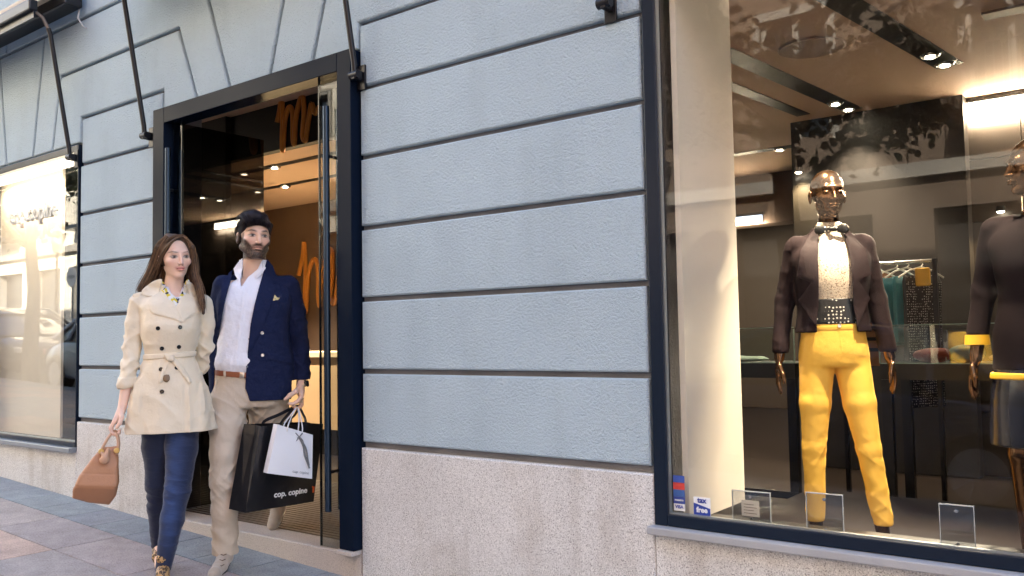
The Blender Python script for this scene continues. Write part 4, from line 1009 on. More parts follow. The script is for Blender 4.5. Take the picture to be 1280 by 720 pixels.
    # hollow: neck, hem and right cuff
    c.stack([(.60, .014, .0, .205, .126), (.72, .014, .0, .192, .119), (.80, .013, .0, .175, .108), (.90, .012, 0, .15, .10)], n=2.25, k=.0, mode='sub', rnd=.01)
    c.boxx((0, 0, .55), (.4, .4, .15+.004), .0, 0, 'sub')
    c.cone((-.1935, -.005, .925), (-.19, 0, .968), .039, .036, .003, 'sub')
    c.stack([(1.37, .022, .01, .054, .052), (1.43, .028, .006, .067, .063), (1.50, .032, .006, .082, .080)], n=2, k=.0, mode='sub', rnd=.002)
    Vf, Qf = c.mesh(); fb = BVHTree.FromPolygons([tuple(v) for v in Vf], [tuple(q) for q in Qf])
    c.prism([(-.030, 1.52), (.002, 1.40), (.038, 1.335), (.066, 1.40), (.085, 1.52)], -.3, .03, .004)
    coat, cb = sdf_obj('trench_coat', c, m_coat, root, it=2, keepbvh=True)
    # blouse and scarf in the neck opening
    b = SDF((-.11, -.16, 1.22), (.15, .06, 1.46), .004)
    b.stack([(1.22, .012, -.005, .118, .107), (1.30, .014, .0, .12, .100), (1.37, .016, .008, .09, .074), (1.42, .022, .012, .062, .060), (1.44, .024, .012, .058, .056)], n=2.2, k=0)
    b.prism([(-.012, 1.47), (.02, 1.385), (.05, 1.385), (.075, 1.47)], -.3, .02, .006)
    bl, blb = sdf_obj('blouse', b, mat('lilac_white', (.62, .60, .68), .6), root, it=1, keepbvh=True)
    nb = bvh_join(body, bl)
    drape('scarf', [(-.048, 1.472), (-.052, 1.440), (-.030, 1.415), (.0, 1.372), (.028, 1.333), (.040, 1.338), (.046, 1.366), (.022, 1.395), (-.006, 1.425), (-.022, 1.462)], nb, m_scarf, root, .006, .003, .006, 3)
    drape('scarf', [(.098, 1.478), (.104, 1.440), (.083, 1.400), (.060, 1.365), (.036, 1.333), (.030, 1.352), (.050, 1.385), (.068, 1.420), (.080, 1.465)], nb, m_scarf, root, .006, .002, .006, 3)
    # lapels, collar leaves, belt
    cbj = bvh_join(coat, bl)
    drape('lapel', [(-.052, 1.408), (-.092, 1.372), (-.086, 1.312), (-.055, 1.294), (-.02, 1.284), (.030, 1.268), (.064, 1.254), (.050, 1.300), (.030, 1.335), (.002, 1.372), (-.018, 1.405)], fb, m_coat, coat, .007, .001, .006, 2)
    drape('lapel', [(.066, 1.254), (.108, 1.284), (.152, 1.310), (.147, 1.345), (.118, 1.388), (.088, 1.402), (.062, 1.378), (.044, 1.345), (.048, 1.30)], fb, m_coat, coat, .006, .001, .006, 2)
    cb3 = fb
    drape('collar', [(-.030, 1.475), (-.066, 1.470), (-.098, 1.448), (-.126, 1.420), (-.120, 1.398), (-.096, 1.391), (-.068, 1.392), (-.050, 1.404), (-.042, 1.434)], cb3, m_coat, coat, .007, .003, .006, 3, puff=.001)
    drape('collar', [(.084, 1.470), (.108, 1.462), (.132, 1.436), (.142, 1.405), (.124, 1.392), (.104, 1.398), (.092, 1.430)], cb3, m_coat, coat, .007, .003, .006, 3, puff=.001)
    drape('shoulder_tab', [(-.165, 1.402), (-.128, 1.413), (-.126, 1.400), (-.165, 1.388)], cb3, m_coat, coat, .004, .001, .006, 2)
    # belt: loop following the waist
    bt = SDF((-.17, -.16, 1.04), (.19, .16, 1.14), .003)
    bt.stack([(1.055, .008, 0, .131, .108), (1.075, .008, 0, .1285, .106), (1.11, .009, 0, .129, .106), (1.122, .009, 0, .131, .108)], n=2.25, k=0, rnd=.004)
    def bd(X, Y, Z): return -sstep(.010, .018, np.abs(Z-1.088-.05*(X-.01)))*.012+.0018*fold(X, Y, Z, 26, 20, 90, 3)
    bt.disp(bd)
    bo, bb2 = sdf_obj('belt', bt, m_coat, root, it=1, keepbvh=True)
    cj = bvh_join(coat, bo)
    kn = SDF((-.03, -.19, 1.03), (.06, -.05, 1.12), .0028); kn.ell((.008, -.113, 1.078), (.021, .013, .017), .004); kn.cone((-.012, -.108, 1.090), (.02, -.117, 1.068), .009, .010, .006); kn.cone((.024, -.108, 1.086), (.002, -.118, 1.070), .008, .009, .003)
    kn.disp(lambda X, Y, Z: .002*fold(X, Y, Z, 90, 60, 90, 3)); sdf_obj('belt_knot', kn, m_coat, bo, it=1)
    drape('belt_tail', [(.010, 1.078), (.032, 1.075), (.058, 1.048), (.088, 1.005), (.112, .955), (.096, .948), (.072, .984), (.044, 1.022), (.020, 1.052)], cj, m_coat, bo, .006, .004, .006, 2, puff=.003)
    drape('belt_tail', [(-.002, 1.068), (-.016, 1.045), (-.034, 1.005), (-.045, .960), (-.030, .955), (-.018, 1.0), (-.002, 1.035), (.012, 1.062)], cj, m_coat, bo, .005, .003, .006, 2, puff=.002)
    drape('belt_ring', [(-.022, .990), (.004, .994), (.008, .970), (-.006, .956), (-.022, .966)], cj, mat('horn_buckle', (.18, .10, .04), .3), bo, .006, .001, .006, 2)
    for x, z in ((-.047, 1.225), (.055, 1.229), (-.029, 1.125), (.050, 1.131), (-.033, 1.021), (.040, 1.027), (-.028, .911)): disc_on('button', x, z, cj, .0105, m_button, coat, .006)
    for pl in ([(-.160, .955), (-.125, .945), (-.135, .80), (-.168, .81)], [(.150, .945), (.168, .93), (.182, .81), (.160, .80)]):
        drape('pocket_welt', [(x*.97, z) for x, z in pl], cb, m_coat, coat, .004, .0, .007, 2)
    # jeans
    j = SDF((-.20, -.18, -.01), (.20, .26, .92), .0034)
    j.stack([(.80, .0, .01, .145, .105), (.90, .0, .01, .15, .11)], k=.02)
    j.chain([(.068, 0, .80), (.066, -.03, .62), (.046, -.06, .41), (.022, -.066, .27), (-.018, -.078, .035)], [.088, .077, .061, .055, .037], .02)
    j.chain([(-.052, .02, .80), (-.052, .055, .62), (-.048, .09, .43), (-.047, .13, .30), (-.042, .168, .105)], [.083, .070, .056, .049, .038], .02)
    def jd(X, Y, Z):
        kn = np.exp(-((Z-.40)/.10)**2)+.7*np.exp(-((Z-.14)/.07)**2)+.5*np.exp(-((Z-.70)/.05)**2)
        return (.010*fold(X, Y, Z+.2*X, 18, 18, 75, 5)+wrinkle(X, Y, Z, 1.3, .006, 3, .4, 1.2))*kn+.0030*fold(X, Y, Z, 20, 20, 40, 9)
    j.disp(jd)
    j.boxx((-.016, -.078, -.005), (.07, .09, .03), 0, .0, 'sub'); j.boxx((-.043, .17, .055), (.07, .07, .03), 0, .0, 'sub')
    def jc(V):
        f = np.exp(-((V[:, 0]-.05+.06*(1-V[:, 2]))/.045)**2)*(V[:, 1] < -.03)*(sstep(.05, .3, V[:, 2]))*.9; n = .5+.5*vnoise(V[:, 0]*60, V[:, 1]*60, V[:, 2]*110, 4)
        a, b_ = np.array((.006, .013, .045)), np.array((.030, .070, .21)); w = np.clip(f*(.45+.4*n), 0, 1)[:, None]; return a*(1-w)+b_*w
    jo, jb = sdf_obj('jeans', j, m_denim, root, jc, it=1, keepbvh=True)
    # shoes
    for nm, ank, toe, hz in (('front', (-.018, -.080, .085), (-.022, -.215, .0), .0), ('back', (-.043, .17, .145), (-.040, .050, .008), .0)):
        h = SDF((-.10, -.28, -.06), (.06, .24, .20), .0028); a = Vector(ank); t = Vector(toe); heel = a+Vector((0, .022, -.042))
        h.cone(heel, heel.lerp(t, .55)+Vector((0, 0, .004)), .030, .032, .012, flat=((0, 0, 1), .95)); h.cone(heel.lerp(t, .55)+Vector((0, 0, -.006)), t, .028, .012, .015, flat=((0, 0, 1), .62))
        h.cone(heel+Vector((0, .002, .012)), a+Vector((0, -.004, .002)), .027, .034, .012)
        o = sdf_obj('shoe', h, m_leop, root, it=1)
        bm = bmesh.new(); tube(bm, [heel+Vector((0, .008, -.012)), heel+Vector((0, .018, -.085))], [.012, .005], 10); obj('heel', bm, m_button, o, auto=True)
    # hair
    H = lambda x, y, z: tuple(T @ Vector((x, y, z)))
    hb = SDF((-.22, -.16, 1.20), (.23, .20, 1.74), .0034)
    Rm = np.array(T.to_3x3()); RR = [list(Rm[i]) for i in range(3)]
    hb.ell(H(0, .022, .030), (.0815, .099, .0925), .0, rot=RR)
    hb.ell(H(0, -.105, .0), (.0585, .085, .086), .004, 'sub', rot=RR); hb.ell(H(0, -.09, -.07), (.11, .092, .10), .012, 'sub', rot=RR)
    gl = [[(-.012, -.05, 1.690), (-.045, -.030, 1.640), (-.063, .010, 1.575), (-.092, .045, 1.505), (-.125, .065, 1.440), (-.140, .075, 1.395)],
          [(.0, .02, 1.70), (-.045, .05, 1.62), (-.060, .07, 1.54), (-.085, .08, 1.46), (-.10, .085, 1.39)],
          [(.03, .06, 1.68), (.01, .10, 1.60), (-.01, .105, 1.50), (-.02, .10, 1.40)],
          [(.08, .03, 1.68), (.110, .045, 1.60), (.118, .055, 1.52), (.120, .07, 1.42)],
          [(.085, -.045, 1.680), (.113, -.040, 1.640), (.121, -.020, 1.575), (.130, -.015, 1.50), (.148, -.055, 1.43), (.160, -.088, 1.36), (.166, -.098, 1.30)]]
    rr = [[.010, .020, .022, .020, .020, .012], [.02, .03, .03, .03, .02], [.03, .035, .035, .03], [.02, .03, .028, .024], [.010, .014, .017, .017, .018, .015, .010]]
    for p, q in zip(gl, rr): hb.chain(p, [v*.85 for v in q], .014)
    hb.disp(lambda X, Y, Z: .0022*fold(X, Y, Z, 110, 110, 14, 3))
    def hc(V):
        n = .5+.5*vnoise(V[:, 0]*160, V[:, 1]*160, V[:, 2]*14, 7)[:, None]; return np.array((.040, .022, .013))*(1-n)+np.array((.14, .075, .038))*n
    ho = sdf_obj('hair', hb, m_hairw, root, hc, it=1)
    G = [(p, [v*1.05 for v in q], 170) for p, q in zip(gl, rr)]
    part = H(.018, -.06, .098)
    for k in range(9):                       # crown strands combed from the parting to both sides
        t = k/8; y = -.066+.13*t; zc = .108-.02*t*t
        G.append(([H(.016, y, zc+.004), H(-.03, y+.008, .100-.02*t), H(-.062, y*.6+.02, .062), H(-.080, .018+.02*t, .0), H(-.090, .04, -.045)], [.003, .006, .007, .008, .012], 34))
        G.append(([H(.020, y, zc+.004), H(.045, y+.006, .094-.02*t), H(.070, y*.6+.02, .062), H(.082, .01+.02*t, .0), H(.086, .02, -.06), H(.088, .03, -.10)], [.003, .006, .007, .008, .010, .012], 34))
    G.append(([H(.016, -.070, .104), H(-.022, -.080, .092), H(-.052, -.066, .060), H(-.072, -.036, .020), H(-.084, .0, -.03), H(-.090, .03, -.07)], [.003, .005, .006, .007, .009, .012], 90))
    G.append(([H(.020, -.070, .104), H(.040, -.078, .088), H(.060, -.060, .052), H(.076, -.032, .0), H(.084, -.02, -.06), H(.088, -.01, -.11)], [.003, .005, .006, .007, .008, .010], 90))
    hair_strands('hair_strands', G, m_hairw, ho, 3, .0013, 16, ((.04, .022, .013), (.30, .165, .085)))
    return root
WOMAN = woman()
def handbag():
    root = empty('handbag', (-4.12, -.58, 0), R_(59.06), 'tan leather handbag with tassel held in the woman\'s right hand', 'handbag')
    m = mat('tan_leather', (.40, .19, .095), .48, bump=[(160, .0008), (14, .004)], var=(5, .08)); m2 = mat('tan_leather_light', (.55, .32, .20), .5, bump=[(160, .0006)])
    s = SDF((-.46, -.19, .32), (-.18, .10, .70), .0034)
    # swinging backwards-left: axis from the handles to the base
    ax = Vector((-.088, 0, -.25)).normalized(); top = Vector((-.262, -.05, .640))
    def P(u, v, w): q = Vector((ax.z, 0, -ax.x))*-1; return tuple(top+ax*u+q*v+Vector((0, 1, 0))*w)
    for (u, hv, hw, r) in ((.0, .030, .020, .016), (.06, .045, .034, .022), (.12, .058, .046, .026), (.19, .068, .056, .028), (.252, .066, .060, .022)):
        pass
    pl = [(-.296, .650), (-.231, .648), (-.224, .560), (-.222, .470), (-.236, .405), (-.268, .358), (-.36, .378), (-.430, .408), (-.425, .455), (-.398, .520), (-.345, .595)]
    def crease(X, Z): return Z-(.462-.12*(X+.31))           # above the fold > 0
    def front(X, Y, Z):
        u = crease(X, Z); f = np.where(u > 0, -.115+.22*u, -.115-.85*u); bkp = .005-.25*np.maximum(u, 0)-.15*np.minimum(u, 0)
        return np.maximum(f-Y, Y-bkp)
    s.prism(pl, -.14, .05, 0, 'add')
    X, Y, Z = s.g(s._ix(s.lo, s.lo+s.n*s.h)); s.F = -sm(-s.F, -front(X, Y, Z).astype(np.float32), .022)
    def dd(X, Y, Z):
        u = crease(X, Z)
        return -.0035*np.exp(-(u/.004)**2)-.0022*np.exp(-((u-.062)/.003)**2)+.007*fold(X+.4*Z, Y, Z, 40, 30, 26, 5)*sstep(.05, .12, u)
    s.disp(dd)
    o, bv = sdf_obj('bag_body', s, m, root, it=2, keepbvh=True)
    for y in (-.085, -.015):
        bm = bmesh.new(); tube(bm, smoothline([(-.305, y, .618), (-.292, y, .655), (-.262, (y-.04)/2-.01, .708), (-.244, -.04, .722), (-.232, (y-.04)/2-.01, .705), (-.226, y, .655), (-.232, y, .610)], 5, False), .0068, 10)
        h = obj('handle', bm, m2, root, auto=True)
    for x, z in ((-.300, .632), (-.231, .632)):
        bm = lathe(bmesh.new(), [(.012, -.104), (.014, -.100), (.012, -.094)], 14, (x, 0, z), 'y'); obj('stud', bm, mat('brass', (.7, .5, .2), .3, 1), root)
    t = SDF((-.33, -.18, .54), (-.24, -.06, .66), .0026); t.ell((-.285, -.110, .592), (.021, .016, .021), .006); t.cone((-.268, -.105, .64), (-.28, -.112, .605), .008, .013, .008); t.cone((-.30, -.105, .625), (-.285, -.112, .605), .007, .010, .006)
    t.disp(lambda X, Y, Z: .004*fold(X, Y, Z, 150, 80, 90, 2)); sdf_obj('tassel', t, m2, root, it=1)
handbag()
# ------------------------------------------------------------------ the man
m_hairm = mat('black_hair', (.01, .008, .008), .6, attr='Col', spec=.22)
m_navyj = mat('navy_cotton', (.0055, .011, .046), .85, bump=[(800, .0006), (32, .007)], spec=.25, var=(4, .1))
m_shirt = mat('white_cotton', (.78, .78, .84), .7, bump=[(700, .0002), (26, .009)])
m_khaki = mat('khaki_cotton', (.54, .45, .35), .75, bump=[(700, .0003), (24, .004)], var=(3, .04))
m_suede = mat('beige_suede', (.40, .33, .26), .9, bump=[(200, .0006)], var=(9, .12), sheen=.4)
SKIN_M = (.72, .47, .35)
def man():
    root = empty('person', (-4.0, -.13, 0), R_(53.87), 'bearded man in navy jacket, white shirt and khaki trousers stepping out of the door', 'person')
    T = Matrix.Translation((-.012, -.012, 1.722)) @ Matrix.Rotation(R_(15), 4, 'Z') @ Matrix.Rotation(R_(2), 4, 'Y') @ Matrix.Rotation(R_(2), 4, 'X') @ Matrix.Scale(1.08, 4)
    s = SDF((-.32, -.34, -.06), (.32, .46, 1.50), .0036)
    hd = SDF((-.16, -.17, 1.36), (.17, .17, 1.87), .0019)
    for q in (s, hd): q.stack([(.84, -.02, .02, .13, .085), (1.0, -.01, .02, .14, .095), (1.2, -.01, .02, .155, .10), (1.38, -.01, .02, .175, .11), (1.47, -.012, .03, .10, .07)], k=.02, rnd=.03)
    hd.cone((-.012, .032, 1.45), (-.010, .022, 1.63), .063, .060, .03)
    hd.cone((-.13, .03, 1.452), (.11, .03, 1.452), .036, .036, .03)
    s.chain([(-.17, .03, 1.435), (-.205, .06, 1.20), (-.20, .03, .97), (-.20, .0, .86)], [.042, .036, .030, .026], .02)
    s.chain([(.17, .03, 1.435), (.222, .045, 1.21), (.240, -.007, 1.0), (.236, -.035, .925)], [.042, .036, .030, .026], .02)
    s.chain([(-.13, 0, .86), (-.15, -.06, .66), (-.160, -.10, .44), (-.158, -.09, .26), (-.152, -.06, .07)], [.078, .066, .050, .046, .034], .02)
    s.chain([(.08, .03, .86), (.10, .08, .66), (.11, .16, .47), (.125, .28, .32), (.125, .40, .20)], [.078, .066, .048, .044, .036], .02)
    # left hand holding the bag cords
    s.cone((.236, -.035, .925), (.226, -.065, .890), .026, .028, .014, flat=((1, 0, 0), .78))
    for i, (y, z0) in enumerate(((-.122, .852), (-.099, .845), (-.077, .843), (-.057, .848))):
        s.cone((.226, -.07+(y+.09)*.5, .885), (.233, y, z0), .021, .0125, .012)
    for y, z0, r in ((-.099, .845, .0105), (-.077, .843, .010), (-.057, .848, .009)):
        s.chain([(.233, y, z0), (.232, y-.002, z0-.040), (.214, y-.002, z0-.060), (.194, y-.002, z0-.052), (.188, y-.002, z0-.036)], [.0118, r, r*.96, r*.9, r*.82], .003)
    s.chain([(.233, -.122, .852), (.212, -.134, .829), (.186, -.140, .815), (.166, -.140, .818)], [.012, .0105, .0096, .0085], .004)
    s.chain([(.226, -.085, .893), (.200, -.128, .880), (.170, -.142, .862), (.146, -.146, .842)], [.017, .0135, .0118, .0095], .008)
    for p, r in (((-.20, -.02, .84), .03), ): s.cone((-.20, 0, .86), (-.20, -.02, .80), .026, .028, .01, flat=((1, 0, 0), .7))
    for y in (-.045, -.025, -.005, .013): s.chain([(-.20, -.02+(y+.02)*.6, .80), (-.20, y, .765), (-.192, y-.004, .735), (-.180, y-.006, .715)], [.016, .0095, .009, .008], .006)
    s.chain([(-.195, -.045, .83), (-.19, -.062, .795), (-.185, -.066, .765)], [.014, .011, .009], .006)
    head_parts(hd, T, 1.08, male=True)
    hl = lambda x, y, z: np.maximum(z-(.050-5*x*x), np.minimum(np.minimum(y+.010, z+.035), .02))-(np.abs(x) > .080)*.05
    sk = lambda V: face_color(V, T, SKIN_M, True, hl, (.012, .009, .008), brow=(.010, .007, .006), iris=(.03, .02, .012), lip=(.42, .18, .14))
    V1, Q1 = s.mesh(); V2, Q2 = hd.mesh(); body, bb = person_body([(relax(V1, Q1, 1), Q1), (relax(V2, Q2, 1, .35), Q2)], m_skin, root, sk)
    # shirt
    b = SDF((-.26, -.18, .90), (.20, .18, 1.63), .0038)
    b.stack([(.95, -.03, .01, .165, .118), (.985, -.033, .006, .173, .126), (1.03, -.035, .0, .180, .137), (1.10, -.03, .0, .177, .134), (1.25, -.02, .0, .178, .130), (1.38, -.012, .008, .185, .124), (1.46, -.012, .018, .14, .095), (1.50, -.012, .026, .085, .075), (1.54, -.012, .028, .070, .068)], n=2.3, k=0)
    b.stack([(1.50, -.012, .028, .078, .072), (1.555, -.012, .028, .076, .074), (1.60, -.012, .034, .080, .078)], n=2, k=.008, rnd=.003)
    b.disp(lambda X, Y, Z: wrinkle(X, Y, Z, 1.0, .0045, 2, .8, .6)+.007*fold(X, Y, Z, 30, 20, 9, 3)*sstep(1.45, 1.0, Z)+.004*fold(X, Y, Z, 24, 20, 34, 8)+.004*np.exp(-((X+.085+.12*(1.2-Z)*1.0)/.012)**4)*(Y < 0)*(Z < 1.45))
    b.stack([(1.47, -.012, .030, .062, .060), (1.54, -.012, .026, .065, .063), (1.62, -.012, .030, .074, .072)], n=2, k=0, mode='sub', rnd=.002)
    b.prism([(-.085, 1.64), (-.090, 1.55), (-.078, 1.445), (-.045, 1.50), (.006, 1.545), (.045, 1.64)], -.3, .02, .006)
    sh, sb = sdf_obj('shirt', b, m_shirt, root, it=1, keepbvh=True)
    sj = bvh_join(body, sh)
    # trousers
    t = SDF((-.30, -.26, -.02), (.28, .50, 1.02), .0038)
    t.stack([(.80, -.03, .01, .19, .13), (.86, -.03, .01, .198, .135), (.93, -.025, .01, .190, .132), (.975, -.03, .008, .182, .133), (1.0, -.03, .008, .181, .134)], k=.03, rnd=.02)
    t.chain([(-.135, -.01, .84), (-.148, -.06, .70), (-.158, -.095, .56), (-.162, -.105, .42), (-.163, -.095, .28), (-.163, -.07, .16), (-.160, -.062, .055)], [.100, .092, .080, .072, .067, .064, .066], .02)
    t.chain([(.060, .02, .84), (.072, .06, .70), (.105, .14, .50), (.125, .25, .36), (.130, .385, .23)], [.110, .108, .074, .066, .064], .02)
    def td(X, Y, Z):
        a = wrinkle(X, Y, Z, .95, .0165, 5, .75)*(np.exp(-((Z-.42)/.14)**2)+.9*np.exp(-((Z-.74)/.13)**2)+1.0*np.exp(-((Z-.13)/.08)**2)*(X < 0))
        return a+wrinkle(X, Y, Z, .8, .005, 21, .9, .7)
    t.disp(td)
    t.boxx((-.16, -.07, .0), (.10, .12, .040), 0, 0, 'sub')
    t.boxx((.13, .42, .17), (.10, .12, .045), 0, 0, 'sub')
    tr, tb = sdf_obj('trousers', t, m_khaki, root, it=1, keepbvh=True)
    tj = bvh_join(tr)
    drape('fly_seam', [(-.128, .955), (-.122, .955), (-.105, .84), (-.085, .78), (-.092, .78), (-.112, .84)], tb, m_khaki, tr, .002, .0, .006)
    drape('pocket_seam', [(-.195, .955), (-.190, .955), (-.214, .88), (-.219, .88)], tb, m_khaki, tr, .002, .0, .006)
    bt = SDF((-.23, -.15, .93), (.17, .17, 1.03), .003)
    bt.stack([(.940, -.03, .008, .1875, .1395), (1.012, -.03, .008, .1865, .1395)], n=2.3, k=0, rnd=.003)
    bt.disp(lambda X, Y, Z: -.02*sstep(.014, .017, np.abs(Z-.978-.10*(X+.1)*-1)))
    bo, bbv = sdf_obj('belt', bt, mat('tan_belt', (.25, .075, .03), .4, bump=[(200, .0004)]), root, it=1, keepbvh=True)
    drape('buckle', [(-.085, .992), (-.062, .989), (-.064, .958), (-.087, .961)], bbv, mat('steel_buckle', (.5, .45, .38), .3, .9), bo, .003, .001, .006)
    for x in (-.168, -.03): drape('belt_loop', [(x, .998), (x+.012, .998), (x+.013, .958), (x+.001, .958)], bbv, m_khaki, tr, .003, .001, .006)
    # jacket
    c = SDF((-.30, -.22, .80), (.33, .24, 1.60), .0038)
    c.stack([(.79, -.002, .012, .198, .150), (.86, -.002, .010, .202, .150), (.96, .0, .006, .203, .147), (1.06, -.002, .004, .198, .145), (1.16, -.010, .003, .186, .142), (1.26, -.014, .002, .184, .144), (1.37, -.012, .010, .198, .138), (1.45, -.010, .020, .175, .108), (1.50, -.010, .028, .115, .085), (1.55, -.010, .032, .085, .080)], n=2.35, k=0, rnd=.015)
    c.cone((-.165, .03, 1.463), (.165, .03, 1.463), .050, .050, .03)
    c.chain([(-.172, .03, 1.452), (-.200, .055, 1.30), (-.205, .06, 1.18), (-.205, .035, 1.0), (-.205, .015, .88)], [.060, .054, .048, .044, .040], .015)
    c.chain([(.170, .03, 1.452), (.207, .045, 1.31), (.226, .045, 1.19), (.240, .005, 1.05), (.243, -.022, .945)], [.060, .056, .051, .046, .0425], .015)
    def jd(X, Y, Z):
        arm = sstep(.175, .20, X-.12*(1.3-Z)*.5); 
        a = wrinkle(X, Y, Z, .95, .0125, 8, .8)*arm*(.35+np.exp(-((Z-1.10)/.16)**2))
        b_ = (.0055*fold(X, Y, Z+.3*X, 20, 14, 16, 4)+wrinkle(X, Y, Z, .7, .0028, 17, .9, .7))*(1-arm)+.004*fold(X, Y, Z+.4*X, 12, 12, 40, 6)*np.exp(-((Z-1.10)/.06)**2)*(1-arm)
        return a+b_
    c.disp(jd)
    c.boxx((.0, 0, .79), (.4, .4, .047), 0, 0, 'sub')
    c.boxx((.25, -.02, .85), (.07, .09, .087), 0, 0.0, 'sub')
    c.cone((.2445, -.030, .90), (.242, -.014, .965), .036, .036, .002, 'sub')
    c.stack([(.78, -.002, .010, .190, .140), (.92, -.002, .008, .190, .138), (1.06, -.004, .006, .180, .128), (1.16, -.010, .006, .172, .126), (1.25, -.016, .004, .174, .130), (1.38, -.012, .010, .186, .127), (1.45, -.012, .020, .14, .098), (1.50, -.012, .028, .088, .078), (1.60, -.012, .030, .080, .074)], n=2.3, k=.0, mode='sub', rnd=.004)
    Vf, Qf = c.mesh(); fb = BVHTree.FromPolygons([tuple(v) for v in Vf], [tuple(q) for q in Qf])
    c.prism([(-.118, 1.66), (-.123, 1.55), (-.138, 1.465), (-.162, 1.36), (-.180, 1.26), (-.198, 1.15), (-.215, 1.0), (-.225, .78), (-.02, .78), (-.045, .868), (-.058, .905), (-.055, .966), (-.046, 1.095), (-.029, 1.247), (-.010, 1.34), (.008, 1.421), (.034, 1.52), (.056, 1.66)], -.4, .02, .004)
    jk, jb = sdf_obj('jacket', c, m_navyj, root, it=2, keepbvh=True)
    jj = bvh_join(jk, sh)
    drape('shirt_collar', [(-.074, 1.604), (-.098, 1.580), (-.120, 1.548), (-.112, 1.512), (-.088, 1.470), (-.078, 1.52), (-.070, 1.57)], fb, m_shirt, sh, .005, .002, .006, puff=.001)
    drape('shirt_collar', [(.046, 1.606), (.064, 1.578), (.046, 1.538), (.024, 1.512), (.000, 1.488), (-.006, 1.500), (.012, 1.545), (.028, 1.585)], fb, m_shirt, sh, .005, .002, .006, puff=.001)
    drape('lapel', [(.056, 1.602), (.086, 1.565), (.104, 1.510), (.118, 1.478), (.112, 1.462), (.086, 1.468), (.100, 1.440), (.088, 1.38), (.060, 1.300), (.022, 1.205), (-.022, 1.118), (-.046, 1.090), (-.030, 1.245), (-.012, 1.34), (.010, 1.43), (.034, 1.52)], fb, m_navyj, jk, .006, .002, .007)
    drape('lapel', [(-.126, 1.540), (-.144, 1.528), (-.156, 1.495), (-.176, 1.478), (-.184, 1.41), (-.196, 1.30), (-.204, 1.20), (-.198, 1.15), (-.180, 1.26), (-.162, 1.36), (-.140, 1.465), (-.124, 1.55)], fb, m_navyj, jk, .006, .002, .007)
    drape('pocket_flap', [(.055, 1.092), (.120, 1.083), (.176, 1.072), (.176, 1.036), (.170, 1.030), (.058, 1.052)], jb, m_navyj, jk, .005, .001, .007)
    drape('chest_pocket', [(.066, 1.366), (.122, 1.380), (.123, 1.360), (.067, 1.346)], jb, m_navyj, jk, .003, .001, .007)
    drape('pocket_square', [(.070, 1.366), (.074, 1.392), (.088, 1.386), (.094, 1.400), (.106, 1.386), (.120, 1.384), (.112, 1.372)], jb, mat('patterned_silk', (.60, .48, .25), .5, speck=(140, (.2, .2, .25), (1.6, 1.6, 1.2), 1)), jk, .004, .002, .005)
    drape('shoulder_seam', [(.152, 1.495), (.157, 1.492), (.166, 1.42), (.160, 1.36), (.155, 1.36), (.161, 1.42)], jb, m_navyj, jk, .002, .0, .006)
    for x, z in ((.028, 1.196), (.030, 1.078)): disc_on('button', x, z, jb, .0095, mat('pearl_button', (.65, .62, .58), .2, .4), jk, .006)
    for x, z in ((-.036, 1.165), (-.048, 1.02)): disc_on('button', x, z, jj, .006, mat('pale_button', (.2, .2, .22), .3), jk, .003)
    # watch
    w = empty('wrist_watch', (0, 0, 0)); w.parent = root
    bm = bmesh.new(); a = Vector((.2375, -.028, .938)); d = (Vector((.236, -.040, .910))-a).normalized()
    o = obj('strap', lathe(bmesh.new(), [(.0275, -.011), (.0315, -.010), (.0315, .010), (.0275, .011)], 24), m_black, root, auto=True)
    o.matrix_local = Matrix.Translation((.2362, -.036, .918)) @ Vector((0, 0, 1)).rotation_difference(d).to_matrix().to_4x4() @ Matrix.Diagonal((.92, 1.0, 1, 1))
    bpy.data.objects.remove(w); o.name = 'wrist_watch'
    q = obj('watch_case', lathe(bmesh.new(), [(.017, 0), (.018, .004), (.016, .009), (.013, .009)], 20), mat('watch_steel', (.12, .13, .15), .2, .9), o, auto=True)
    q.matrix_local = Matrix.Translation((.030, -.008, 0)) @ Matrix.Rotation(R_(90), 4, 'Y')
    # shoes
    for nm, pts, rs in (('front', [(-.150, -.035, .045), (-.160, -.085, .030), (-.182, -.165, -.002), (-.205, -.245, -.012), (-.214, -.272, -.014)], [.036, .040, .036, .030, .020]), ('back', [(.128, .40, .195), (.118, .39, .165), (.102, .355, .118), (.088, .315, .094), (.084, .295, .090)], [.036, .040, .036, .030, .020])):
        h = SDF((-.27, -.33, -.06), (-.08, .06, .15), .003) if nm == 'front' else SDF((.02, .22, .04), (.21, .48, .30), .003)
        for i in range(len(pts)-1): h.cone(pts[i], pts[i+1], rs[i], rs[i+1], .012)
        if nm == 'front': h.cone((-.155, -.052, .06), (-.155, -.055, .10), .036, .037, .015)
        else: h.cone((.128, .39, .20), (.130, .385, .25), .038, .040, .015)
        # flat sole
        p0 = np.array(pts[1]); p1 = np.array(pts[3]); dirv = (p1-p0)/np.linalg.norm(p1-p0)
        nrm = np.cross(dirv, [dirv[1], -dirv[0], 0]); nrm /= np.linalg.norm(nrm); nrm *= np.sign(nrm[2])
        off = -.026
        def cut(X, Y, Z): return (X-p1[0])*nrm[0]+(Y-p1[1])*nrm[1]+(Z-p1[2])*nrm[2]-off
        h.op(cut, h.lo, h.lo+h.n*h.h, 0.002, 'sub')
        so = SDF(h.lo, h.lo+h.n*h.h, .003)
        for i in range(1, len(pts)-1): so.cone(pts[i], pts[i+1], rs[i]+.003, rs[i+1]+.003, .01)
        so.op(lambda X, Y, Z: cut(X, Y, Z)+.012, h.lo, h.lo+h.n*h.h, .001, 'sub')
        so.op(lambda X, Y, Z: -(cut(X, Y, Z)-.001), h.lo, h.lo+h.n*h.h, .001, 'sub')
        hl_ = np.array(pts[1])-nrm*.028-dirv*.012
